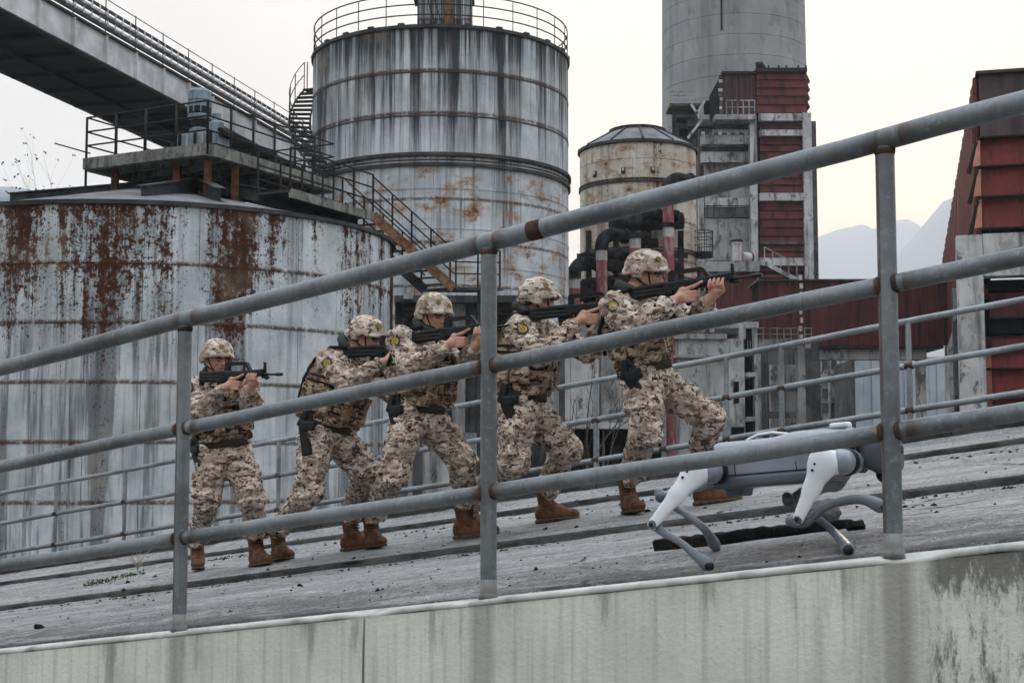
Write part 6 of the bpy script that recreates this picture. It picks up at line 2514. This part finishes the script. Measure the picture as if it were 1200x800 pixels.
DR, DF = 4.55, 4.33
rear = px(846, 545, DR)
front = px(1004, 531, DF)
root = thing('robot_dog', 'grey and white four-legged robot walking uphill behind the right post', 'robot', (rear + front) / 2 * np.array([1, 1, 0]) + UP * ramp_z(*st((rear + front) / 2)))
ax = _n(front - rear)
BF = frame(ax, UP)
bx, by, bz_ = BF
ctr = (rear + front) / 2
ln_ = np.linalg.norm(front - rear)
body = [Box(ctr - ax * .02, (ln_ / 2 - .02, .084, .054), BF, .022, .015), Box(ctr + ax * .12 + bz_ * .028, (.12, .070, .050), BF, .045, .04),
        Box(ctr - ax * .03 + bz_ * .034, (.19, .075, .032), BF, .028, .03)]
sdf_part('body', body, .0055, M['shell'], root)
for (i_, j_) in ((-.17, -.044), (-.06, -.044), (.02, -.044), (.12, -.044), (-.16, .02), (.1, .02)):
    for sy_ in (-1, 1):
        c0 = ctr + ax * i_ + bz_ * j_ + by * (.083 * sy_)
        MB().cyl(c0, c0 + by * (.003 * sy_), .0045, n=8).build('screw', M['joint'], root)
# lower belly tray with its own edge
sdf_part('belly_tray', [Box(ctr - ax * .03 - bz_ * .056, (.19, .090, .020), BF, .012, .01), Box(rear + ax * .05 - bz_ * .082, (.028, .05, .018), BF, .008, .01)], .006, M['shell_d'], root)
# end caps: dark rings where the hips mount
for (c, s) in ((rear, -1), (front, 1)):
    sdf_part('hip_mount', [Box(c - ax * (.004 * s), (.016, .091, .060), BF, .022, .01)], .006, M['joint'], root)
# dark seams between the shell panels
for i_ in (-.14, .055):
    MB().obox(ctr + ax * i_ - by * .0848 - bz_ * .004, ax, by, bz_, .0012, .0012, .034).build('panel_seam', M['joint'], root)
MB().obox(ctr - ax * .03 - by * .0865 - bz_ * .036, ax, by, bz_, .17, .0015, .0014).build('panel_seam', M['joint'], root)
MB().tube([rear - by * .05 + bz_ * .03 + ax * .02, rear - by * .075 + bz_ * .05 - ax * .015, rear - by * .07 + bz_ * .01 - ax * .04], .004, 6).build('motor_cable', M['joint'], root, True)
MB().tube([front - by * .05 + bz_ * .03 - ax * .02, front - by * .08 + bz_ * .045 + ax * .012, front - by * .07 + bz_ * .0 + ax * .03], .004, 6).build('motor_cable', M['joint'], root, True)
# handle bow on the back
pts = [px(870, 523, DR - .02), px(876, 515, DR - .03), px(888, 509, DR - .05), px(905, 506.5, DR - .07), px(922, 508, DR - .1), px(937, 514, DR - .12)]
MB().tube(pts, .0042, 8).build('carry_bow', M['white_leg'], root, True)
# dark recess and small block on the hump
sdf_part('top_panel', [Box(ctr + ax * .15 + bz_ * .074, (.055, .045, .010), BF, .008, .01)], .005, M['shell_d'], root)
sdf_part('antenna_block', [Box(ctr + ax * .175 + bz_ * .086, (.030, .02, .010), BF, .006, .004)], .004, M['white_leg'], root)
# head
hc = front + ax * .070 + bz_ * .0
sdf_part('head', [Box(hc, (.052, .062, .052), BF, .028, .01), Box(hc + ax * .02 - bz_ * .02, (.035, .058, .045), BF, .02, .02)], .0055, M['shell_d'], root)
sdf_part('sensor', [Ell(hc + ax * .012 - bz_ * .066, (.030, .032, .030), BF, .01)], .005, M['joint'], root)
MB().cyl(hc + ax * .055 + by * .02, hc + ax * .062 + by * .02, .012, n=12).build('camera_lens', M['joint'], root, True, angle=40)
MB().cyl(hc + ax * .055 - by * .02, hc + ax * .062 - by * .02, .012, n=12).build('camera_lens', M['joint'], root, True, angle=40)


def robot_leg(hip, top, knee, shank, near):
    """hip motor drum, white thigh blade, curved shank with rubber foot"""
    hip, knee = np.array(hip), np.array(knee)
    out = -by if near else by
    m = [Cap(hip + out * .040, hip - out * .055, .038, .038, .01)]
    leg = sdf_part('hip_motor', m, .006, M['shell'], root)
    sdf_part('dark_gap_ring', [Cap(hip - out * .002, hip - out * .010, .0415, .0415, .004)], .005, M['joint'], leg)  # added black ring, painting the shade of the gap at the hip
    sdf_part('motor_cap', [Cap(hip + out * .046, hip + out * .052, .026, .024, .004)], .005, M['shell_d'], leg)
    a = np.array(top) + out * .058
    k2 = knee + out * .02
    mid = a * .55 + k2 * .45 + np.array([0, 0, .0])
    fl = (by, .42)
    th = sdf_part('thigh', [Cap(a, mid, .040, .025, .015, 0, fl), Cap(mid, k2, .025, .0175, .01, 0, fl), Cap(hip + out * .048, a, .034, .040, .015, 0, fl)], .0055, M['white_leg'] if near else M['shell'], root)
    MB().cyl(k2 + out * .004, k2 + out * .012, .006, n=10).build('knee_bolt', M['joint'], th, True, angle=40)
    for f_ in (.05, .16):
        c0 = a + (k2 - a) * f_ + out * .0165 + _n(np.cross(k2 - a, out)) * .016
        MB().cyl(c0 - out * .004, c0 + out * .002, .004, n=8).build('screw', M['joint'], th)
    # dark seam plate between motor and thigh
    sdf_part('thigh_cover', [Cap(hip + out * .060, a + (hip - a) * .1 + out * .010, .022, .024, .01, 0, (by, .3))], .005, M['shell'] if near else M['shell_d'], th)
    sdf_part('knee_joint', [Cap(knee + out * .012, knee - out * .012, .0185, .0185, .006)], .005, M['shell_d'], root)
    pts = [np.array(q) for q in shank]
    # smooth curve through the shank points
    cur = []
    n_ = len(pts)
    for i in range(n_ - 1):
        p0, p1, p2, p3 = pts[max(i - 1, 0)], pts[i], pts[i + 1], pts[min(i + 2, n_ - 1)]
        for k in range(6):
            t = k / 6
            cur.append(.5 * ((2 * p1) + (-p0 + p2) * t + (2 * p0 - 5 * p1 + 4 * p2 - p3) * t * t + (-p0 + 3 * p1 - 3 * p2 + p3) * t ** 3))
    cur.append(pts[-1])
    m = len(cur)
    pr = []
    for i in range(m - 1):
        f0, f1 = i / (m - 1), (i + 1) / (m - 1)
        r = lambda f: .0160 - .0058 * math.sin(math.pi * min(1, f * 1.05)) + .003 * max(0, f - .8) / .2
        pr.append(Cap(cur[i], cur[i + 1], r(f0), r(f1), .006, 0, (by, .8)))
    sh = sdf_part('shank', pr, .0055, M['shank'], root)
    dirn = _n(cur[-1] - cur[-3])
    sdf_part('rubber_foot', [Cap(cur[-1] + dirn * .004, cur[-1] + dirn * .009, .0162, .0145, .005)], .005, M['joint'], sh)


def lift(p, h=.02):
    return p + UP * h


fr_n = lift(ramp_hit(829, 669))
fr_f = lift(ramp_hit(838, 646))
ff_f = lift(ramp_hit(994, 652))
print('robot feet depth', fr_n[1], fr_f[1], ff_f[1])
# near rear
dk_ = fr_n[1]
robot_leg(px(836, 552, 4.44), px(824, 553, 4.44), px(768, 614, 4.42), [px(766, 611, 4.42), px(775, 622, 4.41), px(797, 635, 4.38), px(815, 650, (4.36 + dk_) / 2), fr_n], True)
# near front, lifted and reaching forward
robot_leg(px(990, 541, 4.22), px(972, 543, 4.22), px(938, 608, 4.22), [px(926, 610, 4.22), px(944, 612, 4.22), px(962, 597, 4.2), px(985, 587, 4.16), px(1012, 585, 4.12), px(1032, 593, 4.1)], True)
# far rear
robot_leg(px(850, 548, 4.66), px(842, 552, 4.68), px(776, 582, 4.70), [px(772, 577, 4.7), px(785, 590, 4.7), px(806, 604, 4.68), px(826, 620, 4.66), fr_f], False)
# far front
robot_leg(px(992, 538, 4.44), px(968, 560, 4.46), px(925, 586, 4.46), [px(922, 582, 4.46), px(936, 597, 4.45), px(960, 609, 4.42), px(980, 626, 4.38), ff_f], False)

# ------------------------------------------------------------------ debris on the ramp
M['char'] = concrete('charred_wood', (.012, .012, .012), (.022, .021, .02), (.006, .006, .006), .6, 4.0, .8, 9)
M['stone'] = concrete('stone', (.16, .16, .155), (.08, .08, .08), (.02, .02, .02), .4, 6.0, .6, 10)
a, b = ramp_hit(774, 646), ramp_hit(992, 620)
a, b = a + UP * .018, b + UP * .018
pr = []
k = 9
dv = (b - a)
for i in range(k):
    p0, p1 = a + dv * i / k, a + dv * (i + 1) / k
    pr.append(Box((p0 + p1) / 2 + UP * (.004 * math.sin(i * 2.1)) + CR * .012 * math.sin(i * 1.7), (np.linalg.norm(p1 - p0) / 2 + .012, .042 + .006 * math.sin(i * 3.3), .022 + .004 * math.cos(i * 2.7)), frame(dv, UP), .007, .012))
v, f = sdf_mesh(pr, .008)
v = v + vnormals(v, f) * (.006 * pnoise(v * 30))[:, None]
o = place('charred_plank', make_mesh('charred_plank', v, f, [M['char']]))
tag(o, 'charred black plank lying on the ramp under the robot', 'plank')


def rock(name, p, r, seed, mat, label=None):
    rs_ = np.random.RandomState(seed)
    pr = [Ell(p + UP * r * .4, (r, r * .75, r * .55), frame(rs_.normal(size=3) * np.array([1, 1, .2]), UP), .01)]
    for i in range(9):
        q = p + rs_.uniform(-1, 1, 3) * r * np.array([.55, .55, .25]) + UP * r * .45
        M_ = frame(rs_.normal(size=3), rs_.normal(size=3))
        pr.append(Box(q, rs_.uniform(.3, .6, 3) * r, M_, r * .08, r * .12))
    v, f = sdf_mesh(pr, max(r / 9, .004), pad=r * .3)
    v = v + vnormals(v, f) * (r * .14 * pnoise(v / r * 2.6 + seed) + r * .10 * pnoise(v / r * 7 + seed))[:, None]
    o = place(name, make_mesh(name, v, f, [mat]))
    if label:
        tag(o, label, 'rock')
    return o


rock('rock', ramp_hit(962, 612), .075, 3, M['stone'], 'broken grey lump of concrete on the ramp behind the robot front leg')
q = ramp_hit(1004, 622)
rock('rock', q, .028, 5, M['char'], 'small black chunk at the uphill end of the charred plank')
rock('rock', ramp_hit(46, 737), .02, 6, M['char'], 'dark clod on the ramp near the lower left')

# scattered grit, crumbs and dead leaves: nobody could count them
rnd = random.Random(21)
gm = MB()


def crumb(p, r):
    n_ = 6
    ang = rnd.uniform(0, 6.28)
    vs = []
    for i in range(n_):
        t = ang + 2 * math.pi * i / n_
        rr = r * rnd.uniform(.6, 1.2)
        vs.append(p + np.array([rr * math.cos(t), rr * math.sin(t), -.002]))
    top = p + UP * r * rnd.uniform(.35, .8) + np.array([rnd.uniform(-.3, .3) * r, rnd.uniform(-.3, .3) * r, 0])
    t2 = [vs[i] * .45 + top * .55 + UP * r * .1 for i in range(n_)]
    vs2 = vs + t2 + [top]
    fs = []
    for i in range(n_):
        j = (i + 1) % n_
        fs.append((i, j, n_ + j, n_ + i))
        fs.append((n_ + i, n_ + j, 2 * n_))
    gm.add(vs2, fs)


for i in range(2300):
    s = rnd.uniform(-9.5, 1.2)
    w = rnd.random()
    if w < .40:
        t = T1 + .0 - abs(rnd.gauss(0, .12)) - .01
        r = rnd.uniform(.004, .016)
    elif w < .60:
        t = T2 - abs(rnd.gauss(0, .16)) - .01
        r = rnd.uniform(.006, .024)
    elif w < .72:
        t = T0 + .14 + abs(rnd.gauss(0, .3))
        r = rnd.uniform(.002, .007)
    else:
        t = rnd.uniform(T0 + .15, T3 - .05)
        r = rnd.uniform(.003, .013) * (1.5 if rnd.random() < .08 else 1)
    if abs(t - T1) < .02 or abs(t - T2) < .02:
        continue
    crumb(ramp_pt(s, t, .0), r)
for (u, v, r) in ((640, 620, .022), (628, 668, .016), (760, 600, .03), (870, 628, .015), (476, 628, .02), (500, 630, .018), (150, 683, .03), (182, 676, .026), (110, 684, .024), (145, 691, .022),
                  (820, 590, .03), (826, 596, .025), (1060, 594, .02), (1095, 592, .018), (352, 686, .02), (442, 692, .015), (1008, 548, .02)):
    crumb(ramp_hit(u, v), r)
o = gm.build('grit', M['char'], None)
o['kind'] = 'stuff'

# moss and weed growing from the joint of the second ledge
gm = MB()
rnd = random.Random(5)
for i in range(260):
    c = ramp_hit(rnd.uniform(95, 168), 0) if False else None
    f_ = rnd.random()
    u = 98 + 72 * f_
    v = 686 - 15 * f_ + rnd.gauss(0, 1.6)
    q = ramp_hit(u, v)
    for k in range(3):
        t = rnd.uniform(0, 6.28)
        h = rnd.uniform(.005, .018)
        e = q + np.array([math.cos(t) * h * .8, math.sin(t) * h * .8, h])
        sdv = np.array([-math.sin(t), math.cos(t), 0]) * .008
        gm.add([q - sdv, q + sdv, e], [(0, 1, 2)])
for i in range(170):
    u = rnd.uniform(250, 340)
    q = ramp_hit(u, 634 - (u - 300) * .14 + 14 + rnd.gauss(0, 1.0))
    for k in range(3):
        t = rnd.uniform(0, 6.28)
        h = rnd.uniform(.006, .02)
        e = q + np.array([math.cos(t) * h * .8, math.sin(t) * h * .8, h])
        sdv = np.array([-math.sin(t), math.cos(t), 0]) * .007
        gm.add([q - sdv, q + sdv, e], [(0, 1, 2)])
o = gm.build('moss', simple('moss', (.04, .048, .022), .95, 0, .4, 30), None)
o['kind'] = 'stuff'
base = ramp_hit(161, 671)
root = thing('weed', 'dry wispy weed growing from the ramp joint behind the left post', 'plant', base)
gm, lf = MB(), MB()
for i in range(13):
    t = rnd.uniform(0, 6.28)
    L_ = rnd.uniform(.12, .30)
    lean = rnd.uniform(.2, .8)
    pts = [base + np.array([math.cos(t) * lean * L_ * f_ * f_, math.sin(t) * lean * L_ * f_ * f_, L_ * f_ * (1 - .25 * f_ * lean)]) for f_ in np.linspace(0, 1, 5)]
    gm.tube(pts, [.003, .0026, .002, .0016, .001], 4)
    for k in range(9):
        c = pts[rnd.randint(2, 4)] + np.array([rnd.gauss(0, .012), rnd.gauss(0, .012), rnd.gauss(0, .015)])
        a_ = np.array([rnd.gauss(0, 1), rnd.gauss(0, 1), rnd.gauss(0, 1)])
        a_ /= np.linalg.norm(a_)
        b_ = np.cross(a_, (0, .3, 1))
        lf.add([c - a_ * .010, c + b_ * .004, c + a_ * .010, c - b_ * .004], [(0, 1, 2, 3)])
gm.build('stem', simple('dry_stem', (.30, .27, .20), .9), root)
lf.build('leaves', simple('dry_weed_leaf', (.36, .34, .27), .9), root)

# ------------------------------------------------------------------ haze over the whole place
hz = MB()
hz.box(-6100, 6100, -320, 9100, -1.0, 1250)
hm = bpy.data.materials.new('haze_air')
hm.use_nodes = True
ht = hm.node_tree
ht.nodes.clear()
ho = ht.nodes.new('ShaderNodeOutputMaterial')
hv = ht.nodes.new('ShaderNodeVolumePrincipled')
hv.inputs['Color'].default_value = (0.90, 0.95, 1.0, 1)
hv.inputs['Density'].default_value = 0.00026
hv.inputs['Anisotropy'].default_value = 0.2
ht.links.new(hv.outputs[0], ho.inputs['Volume'])
ho_ = hz.build('haze', hm)
ho_['kind'] = 'stuff'
